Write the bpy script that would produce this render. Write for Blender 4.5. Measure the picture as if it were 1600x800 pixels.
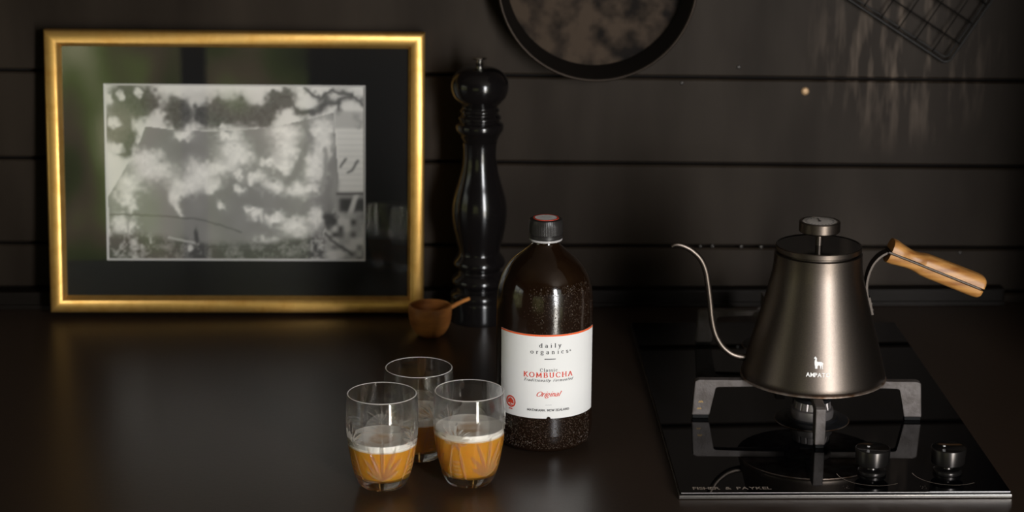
import bpy, bmesh, math, random
import numpy as np
from mathutils import Vector, Matrix, noise as mnoise

for o in list(bpy.data.objects):
    bpy.data.objects.remove(o)
S = bpy.context.scene
COL = S.collection
PI = math.pi
random.seed(7)

# ------------------------------------------------------------------ camera
F = 3400.0            # focal length in pixels of the 1600 px frame
CAMH = 0.72           # metres above the worktop (worktop top is z = 0)
pitch = math.atan(920 / F)
yaw = math.atan(150 * math.cos(pitch) / F)
roll = 0.008
_fw = Vector((math.sin(yaw) * math.cos(pitch), math.cos(yaw) * math.cos(pitch), -math.sin(pitch)))
_r0 = Vector((math.cos(yaw), -math.sin(yaw), 0))
_u0 = _r0.cross(_fw)
_r = _r0 * math.cos(roll) + _u0 * math.sin(roll)
_u = _u0 * math.cos(roll) - _r0 * math.sin(roll)
CP = Vector((0, 0, CAMH))
cam_d = bpy.data.cameras.new('camera')
cam = bpy.data.objects.new('camera', cam_d)
COL.objects.link(cam)
M3 = Matrix((_r, _u, -_fw)).transposed()
cam.matrix_world = Matrix.Translation(CP) @ M3.to_4x4()
cam_d.sensor_width = 36
cam_d.lens = F * 36 / 1600
cam_d.dof.use_dof = True
cam_d.dof.focus_distance = 1.985
cam_d.dof.aperture_fstop = 7.0
cam_d.clip_start = 0.05
S.camera = cam

S.view_settings.view_transform = 'Standard'
S.view_settings.look = 'None'
S.view_settings.gamma = 1
S.view_settings.exposure = 0.0
S.view_settings.use_curve_mapping = False
S.cycles.max_bounces = 14
S.cycles.transmission_bounces = 12
S.cycles.transparent_max_bounces = 12
S.cycles.sample_clamp_indirect = 8.0
S.cycles.use_denoising = True
S.cycles.blur_glossy = 0.5

# ------------------------------------------------------------------ world: the garden outside
GARDEN = 0.95
W = bpy.data.worlds.new('garden_sky')
S.world = W
W.use_nodes = True
nt = W.node_tree
nt.nodes.clear()
N = nt.nodes.new
out = N('ShaderNodeOutputWorld'); bg = N('ShaderNodeBackground')
tc = N('ShaderNodeTexCoord'); mp = N('ShaderNodeMapping'); nz = N('ShaderNodeTexNoise'); rp = N('ShaderNodeValToRGB')
mp.inputs['Scale'].default_value = (1.0, 1.0, 0.8)
mp.inputs['Location'].default_value = (0.35, 0.0, 0.1)
nt.links.new(tc.outputs['Generated'], mp.inputs['Vector'])
nt.links.new(mp.outputs['Vector'], nz.inputs['Vector'])
nz.inputs['Scale'].default_value = 17.0
nz.inputs['Detail'].default_value = 2.5
el = rp.color_ramp.elements
el[0].position = 0.36; el[0].color = (0.05, 0.07, 0.02, 1)
el[1].position = 0.70; el[1].color = (2.6, 2.5, 1.5, 1)
e = rp.color_ramp.elements.new(0.46); e.color = (0.25, 0.32, 0.09, 1)
e = rp.color_ramp.elements.new(0.53); e.color = (0.55, 0.42, 0.25, 1)
e = rp.color_ramp.elements.new(0.60); e.color = (0.75, 0.95, 0.28, 1)
nt.links.new(nz.outputs['Fac'], rp.inputs['Fac'])
sep = N('ShaderNodeSeparateXYZ'); nt.links.new(tc.outputs['Generated'], sep.inputs[0])
mr = N('ShaderNodeMapRange'); nt.links.new(sep.outputs['Z'], mr.inputs['Value'])
mr.inputs['From Min'].default_value = 0.10; mr.inputs['From Max'].default_value = 0.45
mx = N('ShaderNodeMix'); mx.data_type = 'RGBA'
nt.links.new(mr.outputs['Result'], mx.inputs['Factor'])
nt.links.new(rp.outputs['Color'], mx.inputs['A'])
mx.inputs['B'].default_value = (2.6, 2.8, 3.1, 1)
nt.links.new(mx.outputs['Result'], bg.inputs['Color'])
bg.inputs['Strength'].default_value = GARDEN
nt.links.new(bg.outputs[0], out.inputs[0])

# ------------------------------------------------------------------ daylight through the window behind the camera
KEY_W = 90.0
TERRACE_W = 27.0
WX0, WX1, WZ0, WZ1, WY = 1.00, 1.50, 0.00, 1.35, -0.62
WZB = -0.84
ld = bpy.data.lights.new('window_daylight', 'AREA')
ld.shape = 'RECTANGLE'; ld.size = WX1 - WX0 - 0.04; ld.size_y = WZ1 - WZ0 - 0.04
ld.energy = KEY_W; ld.color = (0.98, 0.98, 1.0)
lo = bpy.data.objects.new('window_daylight', ld); COL.objects.link(lo)
lo.location = ((WX0 + WX1) / 2, WY - 0.16, (WZ0 + WZ1) / 2)
lo.rotation_euler = (PI / 2, 0, 0)
ld2 = bpy.data.lights.new('terrace_daylight', 'AREA')     # lower part of the same glazed door: light off the bright terrace
ld2.shape = 'RECTANGLE'; ld2.size = WX1 - WX0 - 0.04; ld2.size_y = WZ0 - WZB - 0.02
ld2.energy = TERRACE_W; ld2.color = (1.0, 0.95, 0.88)
lo2 = bpy.data.objects.new('terrace_daylight', ld2); COL.objects.link(lo2)
lo2.location = ((WX0 + WX1) / 2, WY - 0.16, (WZ0 + WZB) / 2); lo2.rotation_euler = (PI / 2, 0, 0)
#         # faces +Y, into the room

# weak warm fill added at the left, for the brown reflection on the kettle
SY0, SY1, SZ0, SZ1 = 0.30, 1.75, -0.30, 1.00
ld3 = bpy.data.lights.new('left_fill', 'AREA')
ld3.shape = 'RECTANGLE'; ld3.size = SY1 - SY0; ld3.size_y = SZ1 - SZ0
ld3.energy = 0.9; ld3.color = (1.0, 0.86, 0.70)
lo3 = bpy.data.objects.new('left_fill', ld3); COL.objects.link(lo3)
lo3.location = (-2.80, (SY0 + SY1) / 2, (SZ0 + SZ1) / 2); lo3.rotation_euler = (PI / 2, 0, -PI / 2)

# ------------------------------------------------------------------ pixel helpers (positions on real planes)
def ray(px, py):
    return _fw + _r * ((px - 800) / F) - _u * ((py - 400) / F)
def at_z(px, py, z=0.0):
    d = ray(px, py); return CP + d * ((z - CAMH) / d.z)
def at_y(px, py, Y):
    d = ray(px, py); return CP + d * (Y / d.y)
def zc(P):
    return (Vector(P) - CP).dot(_fw)
def prof(P, pts, z_floor=None):
    """silhouette half-widths in px -> (radius, z) about the vertical axis through P"""
    res = []
    k = zc(P)
    # column of the axis at this height
    for hw, py in pts:
        q = at_y(800 + F * ((Vector(P) - CP).dot(_r)) / k, py, P[1])
        res.append([hw * zc((P[0], P[1], q.z)) / F, q.z])
    return res

# ------------------------------------------------------------------ materials
def srgb(r, g, b):
    f = lambda c: ((c / 255 + 0.055) / 1.055) ** 2.4 if c > 10.3 else c / 255 / 12.92
    return (f(r), f(g), f(b), 1)
def mat(name, col, rough=0.5, metal=0.0, col2=None, nscale=20, stretch=(1, 1, 1), bump=0.0, bscale=200,
        spec=0.5, coat=0.0, trans=0.0, ior=1.45, sss=0.0, ramp=(0.35, 0.65), detail=4, rough2=None, coat_rough=0.05, bdist=0.001):
    m = bpy.data.materials.new(name); m.use_nodes = True
    t = m.node_tree; b = t.nodes['Principled BSDF']
    b.inputs['Base Color'].default_value = (*col[:3], 1)
    b.inputs['Roughness'].default_value = rough
    b.inputs['Metallic'].default_value = metal
    b.inputs['Specular IOR Level'].default_value = spec
    b.inputs['Coat Weight'].default_value = coat
    b.inputs['Coat Roughness'].default_value = coat_rough
    b.inputs['Transmission Weight'].default_value = trans
    b.inputs['IOR'].default_value = ior
    if sss:
        b.inputs['Subsurface Weight'].default_value = sss
        b.inputs['Subsurface Radius'].default_value = (0.02, 0.008, 0.002)
        b.inputs['Subsurface Scale'].default_value = 0.5
    if col2 is not None or rough2 is not None or bump:
        tcn = t.nodes.new('ShaderNodeTexCoord'); mpn = t.nodes.new('ShaderNodeMapping')
        mpn.inputs['Scale'].default_value = stretch
        t.links.new(tcn.outputs['Object'], mpn.inputs['Vector'])
    if col2 is not None or rough2 is not None:
        n = t.nodes.new('ShaderNodeTexNoise'); n.inputs['Scale'].default_value = nscale; n.inputs['Detail'].default_value = detail
        t.links.new(mpn.outputs['Vector'], n.inputs['Vector'])
        mrn = t.nodes.new('ShaderNodeMapRange')
        mrn.inputs['From Min'].default_value = ramp[0]; mrn.inputs['From Max'].default_value = ramp[1]
        t.links.new(n.outputs['Fac'], mrn.inputs['Value'])
        if col2 is not None:
            x = t.nodes.new('ShaderNodeMix'); x.data_type = 'RGBA'
            x.inputs['A'].default_value = (*col[:3], 1); x.inputs['B'].default_value = (*col2[:3], 1)
            t.links.new(mrn.outputs['Result'], x.inputs['Factor'])
            t.links.new(x.outputs['Result'], b.inputs['Base Color'])
        if rough2 is not None:
            x = t.nodes.new('ShaderNodeMapRange')
            x.inputs['To Min'].default_value = rough; x.inputs['To Max'].default_value = rough2
            t.links.new(mrn.outputs['Result'], x.inputs['Value'])
            t.links.new(x.outputs['Result'], b.inputs['Roughness'])
    if bump:
        n2 = t.nodes.new('ShaderNodeTexNoise'); n2.inputs['Scale'].default_value = bscale; n2.inputs['Detail'].default_value = 2
        t.links.new(mpn.outputs['Vector'], n2.inputs['Vector'])
        bp = t.nodes.new('ShaderNodeBump'); bp.inputs['Strength'].default_value = bump; bp.inputs['Distance'].default_value = bdist
        t.links.new(n2.outputs['Fac'], bp.inputs['Height']); t.links.new(bp.outputs['Normal'], b.inputs['Normal'])
    return m

def glass_mat(name, tint=(1, 1, 1), clear=0.45, rough=0.0, ior=1.5):
    """glass: refraction and specular mixed with straight transmission for thin walls"""
    m = bpy.data.materials.new(name); m.use_nodes = True; t = m.node_tree; t.nodes.clear()
    o = t.nodes.new('ShaderNodeOutputMaterial')
    g = t.nodes.new('ShaderNodeBsdfGlass'); g.inputs['IOR'].default_value = ior; g.inputs['Roughness'].default_value = rough
    g.inputs['Color'].default_value = (*tint, 1)
    tr = t.nodes.new('ShaderNodeBsdfTransparent'); tr.inputs['Color'].default_value = (*tint, 1)
    gl = t.nodes.new('ShaderNodeBsdfGlossy'); gl.inputs['Roughness'].default_value = rough
    fr = t.nodes.new('ShaderNodeFresnel'); fr.inputs['IOR'].default_value = ior
    ge = t.nodes.new('ShaderNodeNewGeometry'); io = t.nodes.new('ShaderNodeMapRange')   # thin glass: same reflectance from both faces
    io.inputs['To Min'].default_value = ior; io.inputs['To Max'].default_value = 1 / ior
    t.links.new(ge.outputs['Backfacing'], io.inputs['Value']); t.links.new(io.outputs['Result'], fr.inputs['IOR'])
    m1 = t.nodes.new('ShaderNodeMixShader'); m2 = t.nodes.new('ShaderNodeMixShader')
    t.links.new(fr.outputs[0], m1.inputs[0]); t.links.new(tr.outputs[0], m1.inputs[1]); t.links.new(gl.outputs[0], m1.inputs[2])
    m2.inputs[0].default_value = clear
    t.links.new(g.outputs[0], m2.inputs[1]); t.links.new(m1.outputs[0], m2.inputs[2])
    t.links.new(m2.outputs[0], o.inputs[0])
    return m

M = {}
M['wall'] = mat('black_stained_boards', (0.0145, 0.0100, 0.0066), 0.55, col2=(0.036, 0.027, 0.0195), nscale=5, stretch=(1.6, 1, 0.45), ramp=(0.42, 0.78), bump=0.15, bscale=60, rough2=0.48, spec=0.10)
t = M['wall'].node_tree; b = t.nodes['Principled BSDF']
src = b.inputs['Base Color'].links[0].from_socket
tcn = t.nodes.new('ShaderNodeTexCoord'); mpn = t.nodes.new('ShaderNodeMapping'); mpn.inputs['Scale'].default_value = (1, 1, .16)
t.links.new(tcn.outputs['Object'], mpn.inputs['Vector'])
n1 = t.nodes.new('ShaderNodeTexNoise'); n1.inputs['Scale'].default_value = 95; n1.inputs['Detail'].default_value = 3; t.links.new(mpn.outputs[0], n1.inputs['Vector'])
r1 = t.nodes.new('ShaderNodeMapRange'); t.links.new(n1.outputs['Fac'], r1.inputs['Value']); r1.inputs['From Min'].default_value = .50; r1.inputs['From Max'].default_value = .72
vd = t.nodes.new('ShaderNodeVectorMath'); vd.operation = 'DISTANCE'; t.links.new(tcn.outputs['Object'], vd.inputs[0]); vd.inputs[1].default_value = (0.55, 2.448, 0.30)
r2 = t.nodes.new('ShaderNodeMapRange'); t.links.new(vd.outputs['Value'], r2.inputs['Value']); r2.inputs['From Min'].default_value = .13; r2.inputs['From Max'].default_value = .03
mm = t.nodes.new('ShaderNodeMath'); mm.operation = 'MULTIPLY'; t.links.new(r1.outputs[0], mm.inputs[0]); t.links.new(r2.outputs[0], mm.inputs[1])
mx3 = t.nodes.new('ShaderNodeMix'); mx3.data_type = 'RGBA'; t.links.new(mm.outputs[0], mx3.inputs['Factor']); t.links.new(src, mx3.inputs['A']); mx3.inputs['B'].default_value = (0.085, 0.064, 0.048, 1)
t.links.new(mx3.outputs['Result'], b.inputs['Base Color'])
M['gap'] = mat('dark_gap', (0.004, 0.003, 0.003), 0.9)
M['trim'] = mat('black_trim', (0.0075, 0.0055, 0.004), 0.5, spec=0.1)
M['room'] = mat('dark_room_paint', (0.02, 0.017, 0.014), 0.8, col2=(0.025, 0.021, 0.017), nscale=3)
M['ceil'] = mat('pale_ceiling_paint', (0.20, 0.17, 0.14), 0.8, col2=(0.22, 0.19, 0.155), nscale=3)
M['olive_wall'] = mat('olive_beige_paint', (0.42, 0.35, 0.24), 0.8, col2=(0.46, 0.39, 0.27), nscale=3)
M['floorwood'] = mat('dark_floor', (0.05, 0.032, 0.02), 0.5, col2=(0.08, 0.05, 0.03), nscale=4, stretch=(1, 8, 1))
M['counter'] = mat('dark_bronze_stone', (0.027, 0.0165, 0.0105), 0.32, col2=(0.042, 0.0275, 0.0185), nscale=600, ramp=(0.3, 0.7), bump=0.12, bscale=160, spec=0.5, bdist=0.0006)
M['gold'] = mat('gilded_wood', (0.84, 0.50, 0.145), 0.38, 0.8, col2=(0.66, 0.35, 0.08), nscale=60, ramp=(0.45, 0.75), bump=0.12, bscale=160, rough2=0.45)
M['matboard'] = mat('black_mat_board', (0.0035, 0.003, 0.0025), 0.9)
M['white_core'] = mat('white_core', (0.62, 0.60, 0.58), 0.8)
M['backing'] = mat('backing_board', (0.10, 0.07, 0.04), 0.9)
M['ebony'] = mat('black_lacquer', (0.006, 0.005, 0.005), 0.16, spec=0.45, coat=0.15, coat_rough=0.1)
M['steel'] = mat('polished_steel', (0.75, 0.72, 0.68), 0.18, 1.0)
M['scoop'] = mat('oiled_wood', (0.46, 0.18, 0.045), 0.4, col2=(0.24, 0.08, 0.02), nscale=35, stretch=(1, 1, 3), ramp=(0.4, 0.7))
M['amber'] = mat('dark_amber_glass', (0.010, 0.0045, 0.002), 0.10, spec=0.6, col2=(0.018, 0.009, 0.004), nscale=40, ramp=(0.5, 0.8), coat=0.3)
M['dew'] = mat('misted_amber_glass', (0.012, 0.006, 0.0035), 0.10, spec=0.6, bump=0.12, bscale=700, bdist=0.0003, rough2=0.20, nscale=30)
M['cap'] = mat('black_plastic', (0.018, 0.016, 0.015), 0.38)
M['ring'] = mat('clear_plastic_ring', (0.45, 0.43, 0.42), 0.3)
M['paper'] = mat('label_paper', (0.80, 0.79, 0.765), 0.75, bump=0.15, bscale=1500, bdist=0.0003)
M['orange'] = mat('orange_ink', (0.86, 0.12, 0.02), 0.6)
M['red'] = mat('red_ink', (0.66, 0.055, 0.025), 0.6)
M['ink'] = mat('grey_ink', (0.055, 0.052, 0.055), 0.6)
M['greyink'] = mat('light_grey_ink', (0.5, 0.5, 0.5), 0.6)
M['glass'] = glass_mat('cut_crystal', (1, 1, 1), 0.5, 0.0, 1.52)
M['rimglass'] = mat('rim_highlight_glass', (1, 0.95, 0.9), 0.28, trans=0.55, ior=1.5)  # whitened glass paints in the bright line along the tumbler rims
M['cutglass'] = mat('cut_facets', (1, 0.97, 0.92), 0.08, trans=0.95, ior=1.52)  # a little white in the colour imitates sparkle on the cuts
M['pane'] = glass_mat('picture_glass', (1, 1, 1), 1.0, 0.0, 1.5)
M['beer'] = mat('cloudy_kombucha', (0.70, 0.315, 0.035), 0.25, sss=0.6, spec=0.3)
M['foam'] = mat('foam', (0.86, 0.78, 0.66), 0.8, bump=0.5, bscale=1200, bdist=0.0006)
M['kettle'] = mat('gunmetal_paint', (0.126, 0.104, 0.090), 0.385, 1.0, col2=(0.165, 0.135, 0.11), nscale=900, ramp=(0.3, 0.7), bump=0.10, bscale=1400, bdist=0.0004)
M['kettle_gloss'] = mat('gloss_black_lid', (0.004, 0.0035, 0.003), 0.12, spec=0.35)
M['kettle_rim'] = mat('worn_bare_metal', (0.50, 0.42, 0.36), 0.4, 0.8, col2=(0.20, 0.11, 0.06), nscale=80)
M['dial'] = mat('dial_face', (0.85, 0.79, 0.73), 0.5, 0.0)
M['dialglass'] = glass_mat('dial_glass', (1, 1, 1), 1.0, 0.0, 1.5)
M['white'] = mat('white_print', (0.92, 0.90, 0.88), 0.6)
M['olive'] = mat('acacia_wood', (0.50, 0.245, 0.07), 0.42, col2=(0.24, 0.09, 0.02), nscale=34, stretch=(0.6, 5, 5), ramp=(0.35, 0.72), detail=6)
M['iron'] = mat('cast_iron', (0.125, 0.108, 0.10), 0.55, 0.25, col2=(0.085, 0.07, 0.062), nscale=120, ramp=(0.4, 0.65), bump=0.35, bscale=500, bdist=0.0006)
M['rubber'] = mat('black_rubber', (0.004, 0.004, 0.004), 0.9)
M['hob'] = mat('black_ceramic_glass', (0.0015, 0.0015, 0.002), 0.015, spec=0.5, ior=1.5)
M['hobedge'] = mat('hob_edge', (0.16, 0.145, 0.13), 0.25, 0.7)
M['alu'] = mat('burner_alloy', (0.30, 0.27, 0.26), 0.4, 0.8)
M['enamel'] = mat('black_enamel', (0.008, 0.008, 0.009), 0.35)
M['knob'] = mat('knob_black_steel', (0.055, 0.05, 0.047), 0.28, 0.9)
M['knobtop'] = mat('knob_top', (0.004, 0.004, 0.004), 0.15)
M['print'] = mat('hob_print', (0.32, 0.26, 0.21), 0.6)
M['goldprint'] = mat('amber_stain', (0.42, 0.26, 0.08), 0.6)
M['panmat'] = mat('seasoned_steel', (0.036, 0.024, 0.015), 0.5, 0.3, col2=(0.007, 0.005, 0.004), nscale=30, ramp=(0.42, 0.62), detail=6, rough2=0.65, spec=0.12)
M['panrim'] = mat('pan_rim_steel', (0.03, 0.021, 0.015), 0.45, 0.7)
M['panwall'] = mat('shaded_pan_steel', (0.006, 0.0045, 0.0035), 0.55, 0.2, spec=0.25)  # side wall of the pan, its colour darkened for the shade inside
M['wire'] = mat('black_wire', (0.008, 0.007, 0.006), 0.45, 0.5)
M['brass'] = mat('brass_screw', (0.40, 0.26, 0.14), 0.5, 0.4)
M['nail'] = mat('painted_nail', (0.05, 0.045, 0.04), 0.35, 0.5)

# ------------------------------------------------------------------ mesh helpers
def link(name, me, m=None, parent=None, smooth=False, loc=None):
    o = bpy.data.objects.new(name, me); COL.objects.link(o)
    if m is not None:
        for mm in (m if isinstance(m, (list, tuple)) else [m]): me.materials.append(mm)
    if smooth:
        me.polygons.foreach_set('use_smooth', [True] * len(me.polygons))
    if parent is not None: o.parent = parent
    if loc is not None: o.location = loc
    return o
def from_bm(name, bm, m=None, parent=None, smooth=False, loc=None, sharp=None):
    bmesh.ops.recalc_face_normals(bm, faces=bm.faces)
    me = bpy.data.meshes.new(name); bm.to_mesh(me); bm.free()
    o = link(name, me, m, parent, smooth, loc)
    if sharp is not None: me.set_sharp_from_angle(angle=math.radians(sharp))
    return o
def tag(o, label=None, cat=None, group=None, kind=None):
    if label: o['label'] = label
    if cat: o['category'] = cat
    if group: o['group'] = group
    if kind: o['kind'] = kind
    return o
def thing(name, label, cat, loc, rotz=0, group=None):
    o = bpy.data.objects.new(name, None); COL.objects.link(o)
    o.empty_display_size = 0.02
    o.location = loc; o.rotation_euler = (0, 0, rotz)
    return tag(o, label, cat, group)
def bm_box(bm, x0, x1, y0, y1, z0, z1, bev=0.0, seg=2, mat_i=0):
    r = bmesh.ops.create_cube(bm, size=1)
    vs = r['verts']
    for v in vs:
        v.co = Vector((x0 + (v.co.x + .5) * (x1 - x0), y0 + (v.co.y + .5) * (y1 - y0), z0 + (v.co.z + .5) * (z1 - z0)))
    fs = set(f for v in vs for f in v.link_faces)
    for f in fs: f.material_index = mat_i
    if bev:
        es = list(set(e for f in fs for e in f.edges))
        bmesh.ops.bevel(bm, geom=es, offset=bev, segments=seg, affect='EDGES', profile=0.5, material=-1)
def lathe(bm, profile, seg=96, disp=None, cx=0, cy=0):
    rings = []
    for r, z in profile:
        if r < 1e-6:
            rings.append([bm.verts.new((cx, cy, z))])
        else:
            ring = []
            for i in range(seg):
                a = 2 * PI * i / seg
                rr = r - (disp(a, z, r) if disp else 0)
                ring.append(bm.verts.new((cx + rr * math.cos(a), cy + rr * math.sin(a), z)))
            rings.append(ring)
    for a, b in zip(rings[:-1], rings[1:]):
        if len(a) == 1 and len(b) == 1: continue
        for i in range(seg):
            j = (i + 1) % seg
            if len(a) == 1: bm.faces.new((a[0], b[i], b[j]))
            elif len(b) == 1: bm.faces.new((a[i], a[j], b[0]))
            else: bm.faces.new((a[i], a[j], b[j], b[i]))
def catmull(pts, n=8):
    P = [Vector(p) for p in pts]; out = []
    for i in range(len(P) - 1):
        p0 = P[max(i - 1, 0)]; p1 = P[i]; p2 = P[i + 1]; p3 = P[min(i + 2, len(P) - 1)]
        for k in range(n):
            t = k / n
            out.append(0.5 * ((2 * p1) + (p2 - p0) * t + (2 * p0 - 5 * p1 + 4 * p2 - p3) * t * t + (3 * p1 - p0 - 3 * p2 + p3) * t ** 3))
    out.append(P[-1]); return out
def smooth_prof(pts, n=5):
    return [(max(v[0], 0), v[1]) for v in catmull([(a, b, 0) for a, b in pts], n)]
def tube(bm, pts, rad, seg=12, cap=True, closed=False):
    P = [Vector(p) for p in pts]; n = len(P)
    rads = rad if isinstance(rad, (list, tuple)) else [rad] * n
    up = None; rings = []
    for i in range(n):
        if closed: d = P[(i + 1) % n] - P[i - 1]
        else: d = P[min(i + 1, n - 1)] - P[max(i - 1, 0)]
        d.normalize()
        if up is None:
            up = Vector((0, 0, 1)) if abs(d.z) < 0.9 else Vector((0, 1, 0))
        side = d.cross(up).normalized(); up = side.cross(d).normalized()
        rings.append([bm.verts.new(P[i] + (side * math.cos(2 * PI * k / seg) + up * math.sin(2 * PI * k / seg)) * rads[i]) for k in range(seg)])
    rng = range(n) if closed else range(n - 1)
    for i in rng:
        a = rings[i]; b = rings[(i + 1) % n]
        for k in range(seg):
            l = (k + 1) % seg
            bm.faces.new((a[k], a[l], b[l], b[k]))
    if cap and not closed:
        bm.faces.new(rings[0]); bm.faces.new(rings[-1][::-1])
def prism(bm, poly, axis_a, axis_b, origin, width_vec, bev=0.0):
    """extrude a 2-D polygon (a,b) by +-width_vec/2"""
    A = Vector(axis_a); B = Vector(axis_b); O = Vector(origin); Wv = Vector(width_vec)
    f = [bm.verts.new(O + A * a + B * b - Wv / 2) for a, b in poly]
    g = [bm.verts.new(O + A * a + B * b + Wv / 2) for a, b in poly]
    n = len(poly); fs = []
    fs.append(bm.faces.new(f)); fs.append(bm.faces.new(g[::-1]))
    for i in range(n):
        j = (i + 1) % n
        fs.append(bm.faces.new((f[i], g[i], g[j], f[j])))
    if bev:
        es = list(set(e for q in fs for e in q.edges))
        bmesh.ops.bevel(bm, geom=es, offset=bev, segments=2, affect='EDGES', profile=0.5)

# ------------------------------------------------------------------ lettering: stroke glyphs with serifs
def A_(cx, cy, rx, ry, a0, a1, n=14):
    return [(cx + rx * math.cos(math.radians(a0 + (a1 - a0) * i / n)), cy + ry * math.sin(math.radians(a0 + (a1 - a0) * i / n))) for i in range(n + 1)]
# glyph: (advance, strokes, serif strokes)
G = {
 'd': (1.15, [A_(.45,.5,.38,.47,0,360), [(.83,1.5),(.83,0)]], [[(.63,1.46),(.83,1.5)], [(.83,.03),(1.02,.03)]]),
 'a': (1.0, [A_(.42,.28,.3,.28,0,360), [(.74,0),(.74,.68)] + A_(.42,.68,.32,.29,0,150)], [[(.74,.03),(.92,.03)]]),
 'i': (.6, [[(.3,1),(.3,0)], [(.3,1.46),(.3,1.32)]], [[(.1,.03),(.5,.03)], [(.1,.96),(.3,1)]]),
 'l': (.6, [[(.3,1.5),(.3,0)]], [[(.1,.03),(.5,.03)], [(.1,1.46),(.3,1.5)]]),
 'y': (.95, [[(.1,1),(.48,.05)], [(.86,1),(.48,.05),(.33,-.35),(.1,-.45)]], [[(-.03,.97),(.25,.97)], [(.7,.97),(1.0,.97)]]),
 'o': (1.05, [A_(.5,.5,.42,.48,0,360)], []),
 'r': (.8, [[(.28,1),(.28,0)], [(.28,.6),(.42,.88),(.6,.97),(.74,.9)]], [[(.08,.03),(.5,.03)], [(.1,.96),(.28,1)]]),
 'g': (1.05, [A_(.45,.64,.33,.34,0,360), [(.25,.34),(.18,.18),(.3,.06),(.6,.02)] + A_(.47,-.22,.4,.22,60,-240)], [[(.7,.92),(.95,1)]]),
 'n': (1.15, [[(.25,1),(.25,0)], [(.25,.65),(.42,.9),(.6,.98),(.78,.85),(.82,.65),(.82,0)]], [[(.06,.03),(.45,.03)], [(.64,.03),(1.02,.03)], [(.07,.96),(.25,1)]]),
 'c': (.92, [A_(.5,.5,.4,.48,45,315)], [[(.79,.84),(.8,.65)]]),
 's': (.8, [A_(.4,.73,.26,.25,30,250) + A_(.4,.25,.28,.25,80,-140)], [[(.63,.9),(.64,.7)], [(.15,.1),(.14,.3)]]),
 't': (.68, [[(.3,1.32),(.3,.18),(.42,.02),(.6,.08)], [(.06,.98),(.6,.98)]], []),
 'e': (.95, [[(.12,.55),(.84,.55)] + A_(.48,.5,.38,.48,5,320)], []),
 'm': (1.65, [[(.22,1),(.22,0)], [(.22,.65),(.38,.9),(.52,.98),(.7,.85),(.74,.65),(.74,0)], [(.74,.65),(.9,.9),(1.05,.98),(1.22,.85),(1.26,.65),(1.26,0)]], [[(.05,.03),(.4,.03)], [(.58,.03),(.9,.03)], [(1.1,.03),(1.45,.03)]]),
 'K': (1.35, [[(.25,1.4),(.25,0)], [(1.1,1.4),(.3,.62)], [(.5,.8),(1.15,0)]], [[(.03,.03),(.47,.03)], [(.03,1.37),(.47,1.37)], [(.9,1.37),(1.28,1.37)], [(.95,.03),(1.35,.03)]]),
 'O': (1.5, [A_(.72,.7,.62,.69,0,360,20)], []),
 'M': (1.75, [[(.25,0),(.3,1.4),(.83,.15),(1.38,1.4),(1.45,0)]], [[(.05,.03),(.45,.03)], [(1.22,.03),(1.65,.03)], [(.08,1.37),(.35,1.37)], [(1.33,1.37),(1.62,1.37)]]),
 'B': (1.25, [[(.25,0),(.25,1.4)], [(.25,1.37),(.6,1.37)] + A_(.65,1.05,.3,.32,80,-90) + [(.25,.73)], [(.6,.73)] + A_(.68,.38,.36,.35,90,-90) + [(.25,.03)]], [[(.03,.03),(.4,.03)], [(.03,1.37),(.4,1.37)]]),
 'U': (1.45, [[(.25,1.4),(.25,.5)] + A_(.68,.5,.43,.5,180,360) + [(1.11,1.4)]], [[(.03,1.37),(.47,1.37)], [(.9,1.37),(1.32,1.37)]]),
 'C': (1.4, [A_(.75,.7,.62,.69,42,318,20)], [[(1.21,1.2),(1.22,.92)]]),
 'H': (1.5, [[(.25,1.4),(.25,0)], [(1.2,1.4),(1.2,0)], [(.25,.72),(1.2,.72)]], [[(.03,.03),(.47,.03)], [(.03,1.37),(.47,1.37)], [(.98,.03),(1.42,.03)], [(.98,1.37),(1.42,1.37)]]),
 'A': (1.4, [[(.15,0),(.7,1.42),(1.25,0)], [(.36,.5),(1.04,.5)]], [[(-.02,.03),(.35,.03)], [(1.05,.03),(1.42,.03)]]),
 'T': (1.3, [[(.65,1.4),(.65,0)], [(.08,1.36),(1.22,1.36)]], [[(.42,.03),(.88,.03)], [(.08,1.36),(.08,1.1)], [(1.22,1.36),(1.22,1.1)]]),
 'N': (1.5, [[(.25,0),(.25,1.4),(1.2,0),(1.2,1.4)]], [[(.05,.03),(.45,.03)], [(1.0,1.37),(1.4,1.37)], [(.03,1.37),(.3,1.37)]]),
 'E': (1.2, [[(.25,0),(.25,1.4)], [(.25,1.37),(1.0,1.37)], [(.25,.72),(.85,.72)], [(.25,.03),(1.05,.03)]], [[(1.0,1.37),(1.0,1.15)], [(1.05,.03),(1.07,.28)], [(.05,.03),(.25,.03)], [(.05,1.37),(.25,1.37)]]),
 'W': (1.9, [[(.1,1.4),(.55,0),(.98,1.35),(1.42,0),(1.85,1.4)]], [[(-.05,1.37),(.3,1.37)], [(1.65,1.37),(2.0,1.37)]]),
 'Z': (1.2, [[(.15,1.1),(.18,1.37),(1.05,1.37),(.12,.03),(1.08,.03),(1.12,.3)]], []),
 'L': (1.15, [[(.25,1.4),(.25,.03),(1.0,.03),(1.03,.3)]], [[(.05,1.37),(.47,1.37)], [(.05,.03),(.25,.03)]]),
 'D': (1.45, [[(.25,0),(.25,1.4)], [(.25,1.37),(.6,1.37)] + A_(.65,.7,.6,.67,85,-85) + [(.25,.03)]], [[(.03,.03),(.4,.03)], [(.03,1.37),(.4,1.37)]]),
 'F': (1.1, [[(.35,0),(.45,1.0)], [(.1,1.2),(.3,1.4),(.7,1.3),(1.1,1.42)], [(.2,.7),(.75,.75)]], []),
 ',': (.5, [[(.2,.1),(.1,-.2)]], []),
 ' ': (.75, [], []),
 '.': (.5, [[(.2,.12),(.2,0)]], []),
}
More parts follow.
